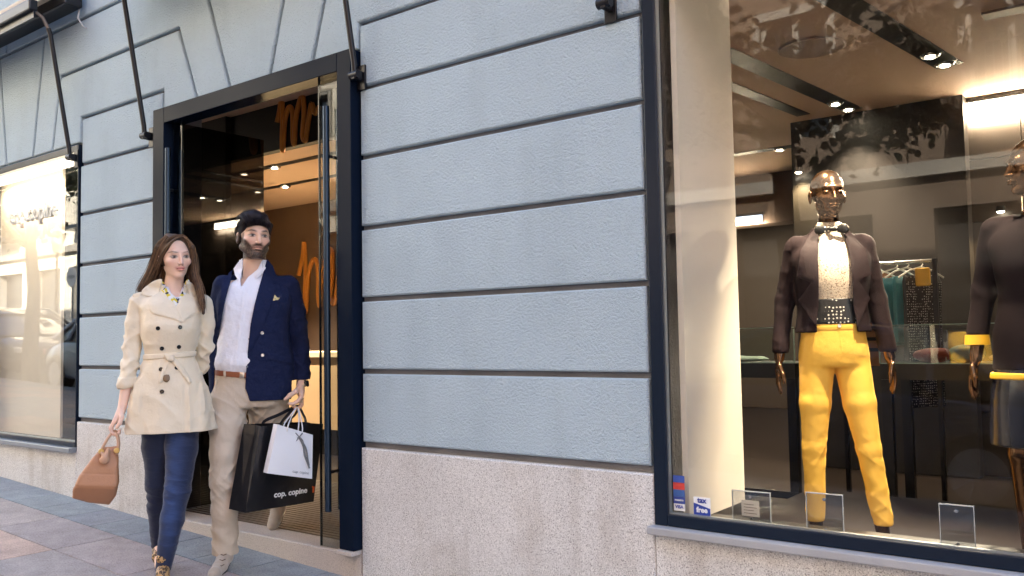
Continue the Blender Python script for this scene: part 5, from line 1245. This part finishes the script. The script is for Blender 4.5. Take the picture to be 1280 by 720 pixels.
        so.cone(hl_, hl_+dirv*.03, .024, .022, .004, flat=(tuple(nrm), .5))
        o, ob = sdf_obj('shoe', h, m_suede, root, it=1, keepbvh=True)
        sdf_obj('sole', so, mat('dark_sole', (.02, .018, .016), .6), o, it=1)
        if nm == 'front':
            for k in range(5):
                z = .085-.017*k; x = -.157-.004*k; hit = ob.ray_cast(Vector((x, -1, z)), Vector((0, 1, 0)))
                if hit[0]:
                    y = hit[0].y; bm = bmesh.new(); tube(bm, [(x-.014, y+.004, z+.004), (x, y-.003, z), (x+.014, y+.004, z+.004)], .0022, 6); obj('lace', bm, mat('brown_lace', (.12, .07, .045), .8), o)
    # hair
    H = lambda x, y, z: tuple(T @ Vector((x, y, z))); Rm = np.array(T.to_3x3())/1.08; RR = [list(Rm[i]) for i in range(3)]; k_ = 1.08
    hb = SDF((-.16, -.16, 1.62), (.15, .16, 1.90), .0030)
    E = lambda c, r, k, mode='add': hb.ell(H(*c), [v*k_ for v in r], k, mode, rot=RR)
    E((0, .022, .036), (.0785, .098, .088), 0); E((-.006, -.020, .094), (.066, .080, .036), .02); E((-.024, -.066, .092), (.050, .036, .030), .02); E((-.064, -.012, .052), (.016, .045, .036), .015); E((.062, -.016, .048), (.015, .042, .034), .015)
    E((0.004, -.118, -.014), (.0600, .082, .066), .004, 'sub'); E((0, -.105, -.07), (.11, .105, .085), .008, 'sub'); E((0, .06, -.13), (.12, .12, .075), .01, 'sub')
    for q in (-1, 1): E((q*.086, .014, -.014), (.018, .025, .038), .004, 'sub')
    hb.disp(lambda X, Y, Z: .0085*fold(X+.3*Y, Y, Z, 70, 30, 45, 3))
    hc = lambda V: np.array((.006, .005, .007))+np.array((.016, .013, .018))*(.5+.5*vnoise(V[:, 0]*150, V[:, 1]*40, V[:, 2]*60, 7)[:, None])
    ho = sdf_obj('hair', hb, m_hairm, root, hc, it=1)
    G = []
    for i in range(11):
        u = -1+2*i/10
        G.append(([H(u*.052, -.082, .056-.010*u*u), H(u*.058-.014, -.100, .086-.02*u*u), H(u*.066-.018, -.055, .124-.030*u*u), H(u*.076-.012, -.0, .122-.036*u*u), H(u*.082, .055, .098-.03*u*u)], [.004, .009, .009, .008, .006], 26))
    for q in (-1, 1): G.append(([H(q*.066, -.045, .070), H(q*.080, -.015, .062), H(q*.083, .02, .040), H(q*.080, .05, .0)], [.008, .010, .010, .008], 40))
    G.append(([H(-.045, -.085, .085), H(-.072, -.070, .072), H(-.082, -.035, .052), H(-.084, .0, .035)], [.006, .009, .009, .006], 40))
    rq = random.Random(4)
    for k in range(16):
        u = rq.uniform(-1, 1); v = rq.uniform(-.09, .05); h_ = rq.uniform(.010, .026)
        G.append(([H(u*.05, v, .104-.025*u*u), H(u*.055-.01, v+.006, .118-.03*u*u+h_*.2), H(u*.06-.026, v+.022, .117-.03*u*u+h_*.4), H(u*.06-.042, v+.035, .106-.03*u*u+h_*.2)], [.007, .008, .006, .003], 16))
    hair_strands('hair_strands', G, m_hairm, ho, 5, .0013, 12, ((.005, .004, .005), (.045, .038, .05)))
    return root
man()

def shopping_bags():
    m_bp = mat('black_card', (.010, .010, .012), .28, bump=[(9, .004), (2.5, .010)], coat=.3); m_wp = mat('white_card', (.80, .81, .84), .45, bump=[(7, .003)])
    def bag(name, TL, TR, BR, BL, back, m, label, th=.0015, crease=True):
        """paper carrier: four front corners + vector to the back face; open top, folded gussets"""
        root = empty(name, (-4.0, -.13, 0), R_(53.87), label, 'shopping bag')
        TL, TR, BR, BL, bk = map(Vector, (TL, TR, BR, BL, back))
        def grid(P00, P10, P11, P01, nx, ny, bulge, nrm, seed):
            V = []; 
            for j in range(ny+1):
                for i in range(nx+1):
                    u, v = i/nx, j/ny; p = P00.lerp(P10, u).lerp(P01.lerp(P11, u), v)
                    w = math.sin(math.pi*u)*math.sin(math.pi*min(v*1.15, 1))
                    V.append(p+nrm*(bulge*w+.0022*math.sin(u*9+seed+v*4)*math.sin(v*7+seed)*w))
            F = [(j*(nx+1)+i, j*(nx+1)+i+1, (j+1)*(nx+1)+i+1, (j+1)*(nx+1)+i) for j in range(ny) for i in range(nx)]
            return V, F
        fn = (TR-TL).cross(BL-TL).normalized(); fn = fn if fn.y < 0 else -fn
        Vs = []; Fs = []
        def addp(V, F): k = len(Vs); Vs.extend(V); Fs.extend([tuple(a+k for a in f) for f in F])
        addp(*grid(BL, BR, TR, TL, 14, 14, .008, fn, 1))
        addp(*grid(BR+bk, BL+bk, TL+bk, TR+bk, 14, 14, .006, -fn, 2))
        for A, B, A1, B1, s_ in ((BL, TL, BL+bk, TL+bk, -1), (BR, TR, BR+bk, TR+bk, 1)):
            inn = (BR-BL).normalized()*(-s_)
            mB = (A+A1)/2; mT = (B+B1)/2+inn*.022; mK = A.lerp(B, .28).lerp(A1.lerp(B1, .28), .5)+inn*.004
            V = [A, mB, A1, B, mT, B1, mK]
            F = [(0, 1, 6, 6), (1, 2, 6, 6), (0, 6, 4, 3), (6, 2, 5, 4)]
            addp([V[i] for i in range(7)], [(0, 1, 6), (1, 2, 6), (0, 6, 4, 3), (6, 2, 5, 4)])
        addp([BL, BR, BR+bk, BL+bk], [(0, 3, 2, 1)])
        bm = bmesh.new(); vs = [bm.verts.new(v) for v in Vs]
        for f in Fs:
            try: bm.faces.new([vs[i] for i in f])
            except ValueError: pass
        bmesh.ops.remove_doubles(bm, verts=bm.verts, dist=.0006); bmesh.ops.recalc_face_normals(bm, faces=bm.faces)
        o = obj('bag_body', bm, m, root); so = o.modifiers.new('s', 'SOLIDIFY'); so.thickness = th; so.offset = -1
        return root, fn
    A = [(.020, -.32, .721), (.349, -.05, .694), (.296, -.05, .278), (-.054, -.32, .294)]
    b, fn = bag('black_shopping_bag', *A, (-.083, .104, .006), m_bp, 'large glossy black paper carrier bag with white lettering hanging from the man\'s hand')
    hand = Vector((.210, -.095, .798))
    TL, TR, BR, BL = map(Vector, A); U = (TR-TL).normalized(); Dn = (BL-TL).normalized()
    for base in (Vector((0, 0, 0)), Vector((-.083, .104, .006))):
        p = TL.lerp(TR, .30)+base; q = TL.lerp(TR, .70)+base
        bm = bmesh.new()
        P = smoothline([p+Dn*.03, p-Dn*.01, p.lerp(hand, .5)+Vector((-.012, 0, .0)), hand+Vector((0, .01, .0)), q.lerp(hand, .5)+Vector((.012, 0, 0)), q-Dn*.01, q+Dn*.03], 5, False)
        w = fn*.0008; s_ = U*.010
        rows = []
        for i, c in enumerate(P):
            d = (P[min(i+1, len(P)-1)]-P[max(i-1, 0)]).normalized(); sd = d.cross(fn).normalized()*.009; rows.append([bm.verts.new(c+sd+w), bm.verts.new(c-sd+w), bm.verts.new(c-sd-w), bm.verts.new(c+sd-w)])
        for i in range(len(rows)-1):
            for k in range(4): bm.faces.new((rows[i][k], rows[i][(k+1) % 4], rows[i+1][(k+1) % 4], rows[i+1][k]))
        obj('ribbon_handle', bm, mat('black_ribbon', (.012, .013, .02), .5), b)
    def lay(o, origin, u, up, lift):
        u = u.normalized(); n = u.cross(up).normalized(); n = n if n.y < 0 else -n; v = n.cross(u).normalized()
        M = Matrix((u, v, n)).transposed().to_4x4(); M.translation = origin+n*lift; o.matrix_local = M
    Ub = (BR-BL).normalized(); ctr = BL.lerp(BR, .60)+(TL-BL)*.135
    t = text_mesh('lettering', 'cop. copine', .047, .0006, m_white, b, .0012); lay(t, ctr, Ub, TL-BL, .0095); t.scale = (1.0, .9, 1)
    bm = bmesh.new(); box(bm, -.006, .006, -.002, .030, 0, .001); box(bm, -.012, -.004, .026, .034, 0, .001); o = obj('orange_mark', bm, mat('orange_print', (.75, .12, .02), .5), b); lay(o, BL.lerp(BR, .955)+(TL-BL)*.125, Ub, TL-BL, .006)
    # white bag
    A = [(.102, -.365, .731), (.281, -.265, .660), (.276, -.265, .434), (.051, -.365, .490)]
    b, fn = bag('white_shopping_bag', *A, (-.018, .050, .0), m_wp, 'small white paper carrier bag with cord handles in front of the black one')
    TL, TR, BR, BL = map(Vector, A); Dn = (BL-TL).normalized(); h2 = Vector((.208, -.122, .795))
    for base in (Vector((0, 0, 0)), Vector((-.018, .05, 0))):
        p = TL.lerp(TR, .28)+base; q = TL.lerp(TR, .68)+base
        bm = bmesh.new(); tube(bm, smoothline([p+Dn*.02+fn*.002, p-Dn*.015, p.lerp(h2, .6)+Vector((-.006, 0, 0)), h2, q.lerp(h2, .6)+Vector((.008, 0, 0)), q-Dn*.015, q+Dn*.02+fn*.002], 5, False), .0032, 8); obj('cord_handle', bm, mat('white_cord', (.75, .75, .76), .6), b, auto=True)
    r = TL.lerp(TR, .62)+Dn*.03+fn*.006
    bm = bmesh.new()
    for k, (dx, dz) in enumerate(((-.022, -.012), (.018, -.018), (-.016, .02), (.014, .016))): tube(bm, smoothline([r, r+Vector((dx, 0, dz)), r+Vector((dx*1.1, -.004, dz*1.6-.01)), r], 4, False), .0028, 5)
    tube(bm, smoothline([r, r+Vector((.022, .006, -.05)), r+Vector((.030, .012, -.10)), r+Vector((.052, .020, -.165))], 5, False), [.0055]*12+[.004]*4, 6); tube(bm, smoothline([r, r+Vector((.034, .012, -.06)), r+Vector((.044, .016, -.12)), r+Vector((.050, .020, -.15))], 5, False), .004, 6)
    obj('ribbon_bow', bm, mat('silver_ribbon', (.22, .23, .24), .35, .4), b, auto=True)
    t = text_mesh('lettering', 'cop. copine', .020, .0004, mat('grey_print', (.30, .30, .32), .5), b, 0); lay(t, BL.lerp(BR, .70)+(TL-BL)*.085, (BR-BL), TL-BL, .0085)
shopping_bags()
# ------------------------------------------------------------------ mannequins and shop goods behind the glass
m_bronze = mat('bronze_mannequin', (.13, .070, .036), .2, .9)
def man_quin(kind):
    first = kind == 1
    lab = 'bronze mannequin wearing a dark cropped jacket, bow tie and bright yellow trousers' if first else 'bronze mannequin in a dark top with yellow cuffs at the right edge of the window'
    loc = (-1.245, .93, .172) if first else (-.425, .80, .172); k = 1.0
    root = empty('mannequin', loc, R_(26 if first else -6), lab, 'mannequin', 'mannequins in the shop window')
    # local heights from the platform; face towards -y
    T = Matrix.Translation((.0, -.01, 1.595)) @ Matrix.Rotation(R_(8 if first else -48), 4, 'Z') @ Matrix.Scale(.98, 4)
    s = SDF((-.34, -.26, -.02), (.34, .30, 1.75), .0045)
    hd = SDF((-.12, -.15, 1.42), (.12, .14, 1.72), .0024)
    s.stack([(.84, 0, .0, .125, .09), (.94, 0, .0, .125, .09), (1.08, 0, .0, .108, .08), (1.22, 0, -.005, .135, .095), (1.34, 0, .0, .14, .08), (1.41, .0, .01, .07, .055)], k=.02, rnd=.03)
    s.cone((0, .015, 1.38), (0, .0, 1.50), .048, .044, .02); hd.cone((0, .012, 1.40), (0, .0, 1.54), .047, .043, .02)
    s.cone((-.13, .01, 1.37), (.13, .01, 1.37), .036, .036, .02)
    for q in (-1, 1):
        s.chain([(q*.15, .01, 1.365), (q*.205, .04, 1.10), (q*.235, .0, .86)], [.040, .034, .023], .015)
        s.cone((q*.235, .0, .86), (q*.242, -.01, .80), .022, .026, .01, flat=((1, 0, 0), .6))
        for i, y in enumerate((-.040, -.020, 0, .018)): s.chain([(q*.242, y, .79), (q*.244, y-.004, .745), (q*.236, y-.010, .705+.006*abs(i-1))], [.0098, .0085, .0066], .003)
        s.chain([(q*.238, -.03, .83), (q*.226, -.052, .79), (q*.222, -.058, .755)], [.012, .010, .0075], .006)
    L = ([(-.072, .0, .84), (-.097, -.008, .46), (-.10, .02, .08)], [(.072, .0, .84), (.123, -.045, .46), (.172, -.040, .08)]) if first else ([(-.075, .0, .84), (-.085, -.03, .50), (-.075, .02, .08)], [(.075, .0, .84), (.08, .04, .50), (.06, .10, .08)])
    for p in L:
        s.chain(p, [.062, .040, .028], .02); s.cone((p[2][0], p[2][1]-.005, .05), (p[2][0]+.01, p[2][1]-.13, .012), .030, .020, .02)
    head_parts(hd, T, .98, male=False)
    hd.boxx((0, 0, 1.36), (.2, .2, .10), 0, 0, 'sub')
    V1, Q1 = s.mesh(); V2, Q2 = hd.mesh(); V, Q = cat_mesh([(relax(V1, Q1, 1), Q1), (relax(V2, Q2, 1, .4), Q2)])
    body = mesh_np('body', V, Q, m_bronze, root, True)
    bodb = BVHTree.FromPolygons([tuple(v) for v in V], [tuple(q) for q in Q])
    if first:
        m_yel = mat('yellow_trousers', (.88, .52, .075), .7, bump=[(500, .0003), (20, .003)])
        t = SDF((-.22, -.18, .08), (.28, .20, 1.04), .0042)
        t.stack([(.82, 0, .0, .132, .10), (.89, 0, .0, .146, .110), (.96, 0, .0, .138, .108), (1.025, 0, .0, .130, .106)], k=.03, rnd=.02)
        t.chain([(-.072, 0, .86), (-.088, -.01, .66), (-.098, -.005, .46), (-.102, .02, .15)], [.078, .066, .050, .041], .015)
        t.chain([(.072, 0, .86), (.096, -.03, .66), (.124, -.045, .46), (.172, -.042, .15)], [.078, .068, .051, .042], .015)
        t.disp(lambda X, Y, Z: wrinkle(X, Y, Z, 1.2, .005, 5, .8)*(np.exp(-((Z-.42)/.12)**2)+np.exp(-((Z-.20)/.10)**2))+wrinkle(X, Y, Z, 1, .0012, 3)+.003*fold(X, Y, Z+.4*np.abs(X), 10, 10, 70, 3)*np.exp(-((Z-.86)/.06)**2))
        t.boxx((0, 0, .09), (.4, .3, .045), 0, 0, 'sub')
        to, tb = sdf_obj('trousers', t, m_yel, root, it=1, keepbvh=True)
        drape('fly_seam', [(.010, .985), (.016, .985), (.022, .90), (.006, .84), (.002, .84), (.014, .90)], tb, m_yel, to, .002, 0, .006)
        drape('waistband', [(-.125, 1.020), (.125, 1.020), (.125, .986), (-.125, .986)], tb, m_yel, to, .003, 0, .008)
        disc_on('button', .012, 1.003, bvh_join(to), .009, mat('pearl_button', (.6, .6, .6)), to, .006)
        m_lace = mat('floral_lace', (.62, .52, .40), .6, speck=(170, (.25, .16, .1), (1.3, 1.3, 1.2), 1), bump=[(170, .0012)])
        b = SDF((-.17, -.15, .92), (.17, .15, 1.48), .0042)
        b.stack([(1.0, 0, 0, .128, .104), (1.08, 0, 0, .126, .100), (1.22, 0, -.006, .148, .112), (1.34, 0, .0, .145, .094), (1.41, 0, .01, .072, .062), (1.47, 0, .008, .056, .054)], k=0)
        b.disp(lambda X, Y, Z: .003*fold(X, Y, Z, 30, 20, 12, 3))
        bo, bb = sdf_obj('blouse', b, m_lace, root, it=1, keepbvh=True)
        m_dot = mat('dotted_silk', (.012, .012, .012), .4)
        def dots(m_, sc):
            nt = m_.node_tree; N = nt.nodes; L_ = nt.links; tc = N.new('ShaderNodeTexCoord'); v = N.new('ShaderNodeTexVoronoi'); v.inputs['Scale'].default_value = sc; v.inputs['Randomness'].default_value = .35
            L_.new(tc.outputs['Object'], v.inputs['Vector']); cr = N.new('ShaderNodeValToRGB'); cr.color_ramp.interpolation = 'CONSTANT'; e = cr.color_ramp.elements; e[0].color = (.65, .62, .55, 1); e[1].position = .25; e[1].color = (.012, .012, .012, 1)
            L_.new(v.outputs['Distance'], cr.inputs[0]); L_.new(cr.outputs[0], N['Principled BSDF'].inputs['Base Color'])
        dots(m_dot, 62)
        w = SDF((-.16, -.15, .97), (.16, .15, 1.17), .004); w.stack([(1.01, 0, 0, .137, .112), (1.06, 0, 0, .132, .110), (1.125, 0, 0, .134, .106)], k=0, rnd=.006)
        w.disp(lambda X, Y, Z: .006*fold(X, Y, Z+.25*X, 10, 10, 75, 4)); sdf_obj('sash', w, m_dot, root, it=1)
        bw = SDF((-.09, -.12, 1.36), (.09, -.02, 1.50), .0026)
        bw.cone((-.008, -.073, 1.432), (.008, -.073, 1.432), .012, .012, .004)
        for q in (-1, 1): bw.cone((q*.012, -.073, 1.432), (q*.050, -.078, 1.430), .009, .024, .004, flat=((0, 1, 0), .45))
        bw.disp(lambda X, Y, Z: .003*fold(X, Y, Z, 40, 60, 90, 2)); sdf_obj('bow_tie', bw, m_dot, root, it=1)
        m_dj = mat('plum_grey_wool', (.014, .007, .008), .85, spec=.15, bump=[(600, .0004)])
        c = SDF((-.31, -.19, .78), (.31, .20, 1.47), .0042)
        c.stack([(.90, 0, .0, .172, .130), (.98, 0, .0, .162, .126), (1.08, 0, 0, .15, .118), (1.22, 0, -.004, .164, .126), (1.34, 0, .004, .16, .106), (1.41, 0, .014, .088, .076), (1.45, 0, .016, .074, .070)], k=0, rnd=.012)
        c.cone((-.135, .01, 1.372), (.135, .01, 1.372), .043, .043, .03)
        for q in (-1, 1): c.chain([(q*.145, .012, 1.36), (q*.198, .04, 1.12), (q*.228, .002, .90)], [.051, .043, .038], .015)
        c.disp(lambda X, Y, Z: .004*fold(X, Y, Z, 14, 14, 24, 4)+.006*fold(X, Y, Z, 14, 14, 50, 8)*(np.abs(X) > .17))
        for q in (-1, 1): c.boxx((q*.24, 0, .84), (.08, .1, .045), 0, 0, 'sub')
        c.boxx((0, 0, .93), (.185, .2, .045), 0, 0, 'sub')
        c.stack([(.88, 0, .0, .158, .116), (1.08, 0, 0, .138, .106), (1.22, 0, -.004, .154, .116), (1.34, 0, .004, .15, .096), (1.41, 0, .012, .078, .066), (1.48, 0, .014, .066, .062)], k=0, mode='sub', rnd=.004)
        Vf, Qf = c.mesh(); fb = BVHTree.FromPolygons([tuple(v) for v in Vf], [tuple(q) for q in Qf])
        c.prism([(-.052, 1.5), (-.075, 1.30), (-.078, 1.10), (-.085, .86), (.095, .86), (.078, 1.10), (.072, 1.30), (.052, 1.5)], -.3, .0, .004)
        co, cb = sdf_obj('jacket', c, m_dj, root, it=1, keepbvh=True)
        for q in (-1, 1):
            P = [(.046, 1.46), (.085, 1.42), (.135, 1.34), (.155, 1.225), (.098, 1.195), (.150, 1.12), (.085, 1.0), (.072, 1.10), (.068, 1.30)]
            drape('lapel', [(q*x, z) for x, z in P], fb, mat('plum_grey_lapel', (.022, .012, .013), .75, spec=.2), co, .006, .003, .008)
    else:
        m_d2 = mat('dark_aubergine_knit', (.010, .005, .006), .85, spec=.15, bump=[(400, .0006)]); m_y2 = mat('yellow_cuff', (.75, .42, .02), .5)
        c = SDF((-.30, -.18, .76), (.30, .18, 1.46), .0045)
        c.stack([(.80, 0, 0, .172, .128), (.96, 0, 0, .162, .122), (1.08, 0, 0, .140, .108), (1.22, 0, -.005, .152, .118), (1.34, 0, .004, .155, .100), (1.405, 0, .012, .085, .070)], k=0)
        c.cone((-.135, .01, 1.375), (.135, .01, 1.375), .043, .043, .03)
        for q in (-1, 1): c.chain([(q*.150, .012, 1.365), (q*.205, .04, 1.12), (q*.225, .01, .96)], [.050, .044, .038], .015)
        c.boxx((0, 0, .79), (.3, .2, .03), 0, 0, 'sub')
        c.disp(lambda X, Y, Z: .006*fold(X, Y, Z, 16, 14, 20, 4)); sdf_obj('top', c, m_d2, root, it=1)
        for q in (-1, 1):
            bm = lathe(bmesh.new(), [(.043, -.02), (.046, -.018), (.043, .02), (.040, .02)], 20); o = obj('cuff', bm, m_y2, root, auto=True); o.location = (q*.227, .006, .935)
        sk = SDF((-.22, -.18, .50), (.22, .18, .86), .0045); sk.stack([(.52, 0, 0, .185, .13), (.62, 0, 0, .188, .135), (.74, 0, 0, .182, .132), (.84, 0, 0, .165, .12)], k=0)
        sk.disp(lambda X, Y, Z: .010*fold(X, Y, Z, 22, 20, 7, 2)); sk.boxx((0, 0, .50), (.3, .3, .03), 0, 0, 'sub'); so = sdf_obj('skirt', sk, mat('black_satin', (.012, .013, .02), .22), root, it=1)
        bm = bmesh.new(); bb2 = sdf_obj('hem_band', (lambda q: (q.stack([(.785, 0, 0, .182, .134), (.81, 0, 0, .178, .131)], k=0, rnd=.003), q)[1])(SDF((-.2, -.16, .77), (.2, .16, .83), .004)), m_y2, so, it=1); bm.free()
    return root
man_quin(1); man_quin(2)

def acrylic(x, y, w, h, label):
    root = empty('sign_holder', (x, y, .42), R_(3), label, 'sign holder', 'clear acrylic sign holders on the window ledge')
    m = glass_mat('acrylic', (.80, .82, .84), 1.4, .05)
    obj('holder_sheet', BX(-w/2, w/2, 0, .006, .0, h, .0), m, root)
    e = bmesh.new(); t = .0025
    box(e, -w/2-t, -w/2+.0, -.001, .007, 0, h); box(e, w/2, w/2+t, -.001, .007, 0, h); box(e, -w/2-t, w/2+t, -.001, .007, h, h+t*1.4)
    obj('bright_edge', e, mat('acrylic_edge', (.62, .66, .68), .2, trans=.3), root)
    for z in (.025, h-.018): obj('pin', lathe(bmesh.new(), [(.005, -.004), (.006, -.002), (.005, .0)], 12, (0, 0, z), 'y'), mat('chrome', (.7, .7, .7), .1, 1), root)
    return root
obj('window_ledge', BX(WR0+.06, WR1-.06, .056, .30, .40, .419, .003), mat('ledge_dark', (.02, .018, .018), .35), SB)
acrylic(-1.335, .16, .145, .125, 'clear acrylic sign holder half in front of the white return panel')
acrylic(-1.045, .12, .125, .150, 'clear acrylic sign holder between the yellow trouser legs')
acrylic(-.620, .14, .100, .150, 'clear acrylic sign holder at the right, below the bare bronze leg')
def sheet(x, y):
    bm = BX(-.035, .035, -.004, -.003, .035, .095); o = obj('price_sheet', bm, mat('paper_beige', (.55, .50, .42), .7)); o.location = (x, y, .42); tag(o, 'small printed sheet inside the clear holder before the return panel', 'sheet')
    for i in range(4): obj('print_line', BX(-.026, .026-.012*(i % 2), -.0046, -.0042, .045+i*.011, .0475+i*.011), mat('print_grey', (.15, .13, .11), .8), o)
sheet(-1.335, .156)

def display_case(x0, x1, y, lab):
    r = empty('display_case', ((x0+x1)/2, y, .056), 0, lab, 'display case', 'glass topped display cases in the shop'); w = (x1-x0)/2; d = .26
    g = glass_mat('case_glass', (.86, .93, .91), 1.6, .05); z0, z1 = .90, 1.115
    obj('glass', BX(-w, w, -d, -d+.006, z0, z1), g, r); obj('glass', BX(-w, w, -d, d, z1+.001, z1+.008), g, r)
    e = bmesh.new(); 
    for x in (-w, w): box(e, x-.004, x+.004, -d-.003, -d+.004, z0, z1)
    box(e, -w, w, -d-.003, -d+.002, z1+.0085, z1+.013); box(e, -w, w, -d-.003, -d+.002, z0-.004, z0); obj('glass_edge', e, mat('green_glass_edge', (.30, .42, .38), .15), r)
    obj('case_base', BX(-w, w, -d, d, z0-.10, z0-.005), m_in_black, r)
    for x in (-w+.03, w-.03):
        for yy in (-d+.03, d-.03): obj('leg', BX(x-.028, x+.028, yy-.028, yy+.028, .0, z0-.101), m_black, r)
    obj('lower_rail', BX(-w, w, -d, -d+.04, .03, .075), m_black, r)
    return r
display_case(-2.75, -1.98, 2.75, 'glass display case on black legs behind the left mannequin\'s shoulder, next to the return panel')
display_case(-1.46, -.55, 2.75, 'glass display case on black legs between the two mannequins')
def cloth(x, y, z, w, h, m, lab, seed):
    s = SDF((-w-.03, -.10, -.03), (w+.03, .10, h+.04), .005); s.ell((0, 0, h*.45), (w, .07, h*.55), 0); s.ell((w*.4, .01, h*.6), (w*.5, .06, h*.4), .01)
    s.disp(lambda X, Y, Z: .014*fold(X, Y, Z, 26, 20, 45, seed)); o = sdf_obj('folded_garment', s, m, None, it=1); o.location = (x, y, z); tag(o, lab, 'garment')
cloth(-1.20, 2.66, .96, .11, .08, mat('red_knit', (.25, .02, .015), .8), 'crumpled dark red garment in the right display case', 3)
cloth(-1.02, 2.68, .96, .10, .10, mat('teal_knit', (.02, .12, .16), .8), 'teal folded garment beside the red one in the display case', 5)
cloth(-.80, 2.66, .96, .10, .05, mat('peach_silk', (.5, .26, .15), .7), 'pale peach folded garment at the right end of the display case', 7)
cloth(-2.40, 2.62, .96, .20, .035, mat('white_linen', (.7, .68, .62), .7), 'long white folded cloth in the left display case', 9)

def rack():
    x0, x1, y, z = -1.86, -1.262, 3.12, 1.60
    r = empty('clothes_rack', ((x0+x1)/2, y, .056), 0, 'black clothes rack with a pale top rail behind the mannequin in yellow trousers', 'clothes rack'); xc = (x0+x1)/2; zz = z-.056
    bm = bmesh.new(); tube(bm, [(x0-xc, 0, zz), (x1-xc, 0, zz)], .013, 10); obj('rail', bm, mat('rail_chrome', (.6, .58, .55), .25, .8), r, auto=True)
    for x in (x0, x1): obj('post', BX(x-xc-.014, x-xc+.014, -.014, .014, 0, zz+.012), m_black, r)
    obj('back_board', BX(-.30, -.02, .20, .22, .85, zz-.05), mat('orange_brown_board', (.28, .12, .045), .5), r)
    b = bmesh.new()
    for k in range(6): box(b, -.28, -.10, .185, .198, .95+k*.075, .975+k*.075)
    obj('shelf_bar', b, m_black, r)
    def hang(x, m, w, h, lab, seed, th=.02, gar=True, name='hanging_garment'):
        if gar:
            s = SDF((-.06, -.24, -h-.02), (.06, .24, .04), .006)
            s.prism([(-th, -h), (th, -h), (th*.8, -.05), (0, 0), (-th*.8, -.05)], -w, w, .004, 'add')
            s.disp(lambda X, Y, Z: .010*fold(X, Y, Z, 20, 26, 6, seed)); o = sdf_obj(name, s, m, None, it=1); o.location = (x, y, z-.09); o.rotation_euler = (0, 0, R_(-32)); tag(o, lab, 'garment')
        hbm = bmesh.new(); tube(hbm, [(0, 0, .012), (.0, .018, .005), (.0, .016, -.02), (0, 0, -.035)], .004, 6); tube(hbm, [(0, -.19, -.105), (0, -.10, -.06), (0, 0, -.035), (0, .10, -.06), (0, .19, -.105)], .006, 6)
        return hbm
    M_ = mat('white_hanger', (.7, .68, .62), .4)
    for i, x in enumerate((-1.80, -1.765, -1.73, -1.695)):
        o = obj('coat_hanger', hang(x, None, 0, 0, '', 0, gar=False), M_, auto=True); o.location = (x, y, z); o.rotation_euler = (0, 0, R_(-38+4*i)); tag(o, ('first', 'second', 'third', 'fourth')[i]+' empty white coat hanger from the left end of the clothes rack', 'coat hanger', 'empty hangers on the rack')
    teal = mat('teal_satin', (.03, .22, .27), .4); dk = mat('dark_cloth', (.02, .02, .022), .7); dt = MATS['dotted_silk']; yl = mat('yellow_cuff', (.75, .42, .02))
    for x, m, w, h, lab, sd in ((-1.62, dk, .12, .30, 'short dark garment hanging on the clothes rack left of the teal ones', 1), (-1.50, teal, .13, .46, 'teal garment hanging on the clothes rack, the left one of the pair', 2), (-1.43, teal, .12, .44, 'teal garment hanging on the clothes rack, nearer the dotted one', 3), (-1.345, dt, .15, .86, 'long black garment with white dots hanging at the right of the rack', 4)):
        o = obj('coat_hanger', hang(x, m, w, h, lab, sd), M_, auto=True); o.location = (x, y, z); o.rotation_euler = (0, 0, R_(-32)); tag(o, 'white coat hanger holding the '+lab.split(' hanging')[0]+(' left of the other' if sd == 2 else ' beside the dotted one' if sd == 3 else '')+' on the rack', 'coat hanger')
    o = obj('yellow_pouch', BX(-.045, .045, -.02, .02, -.12, 0, .012), yl); o.location = (-1.325, y-.05, z-.045); tag(o, 'small yellow pouch at the right end of the clothes rack', 'pouch')
rack()
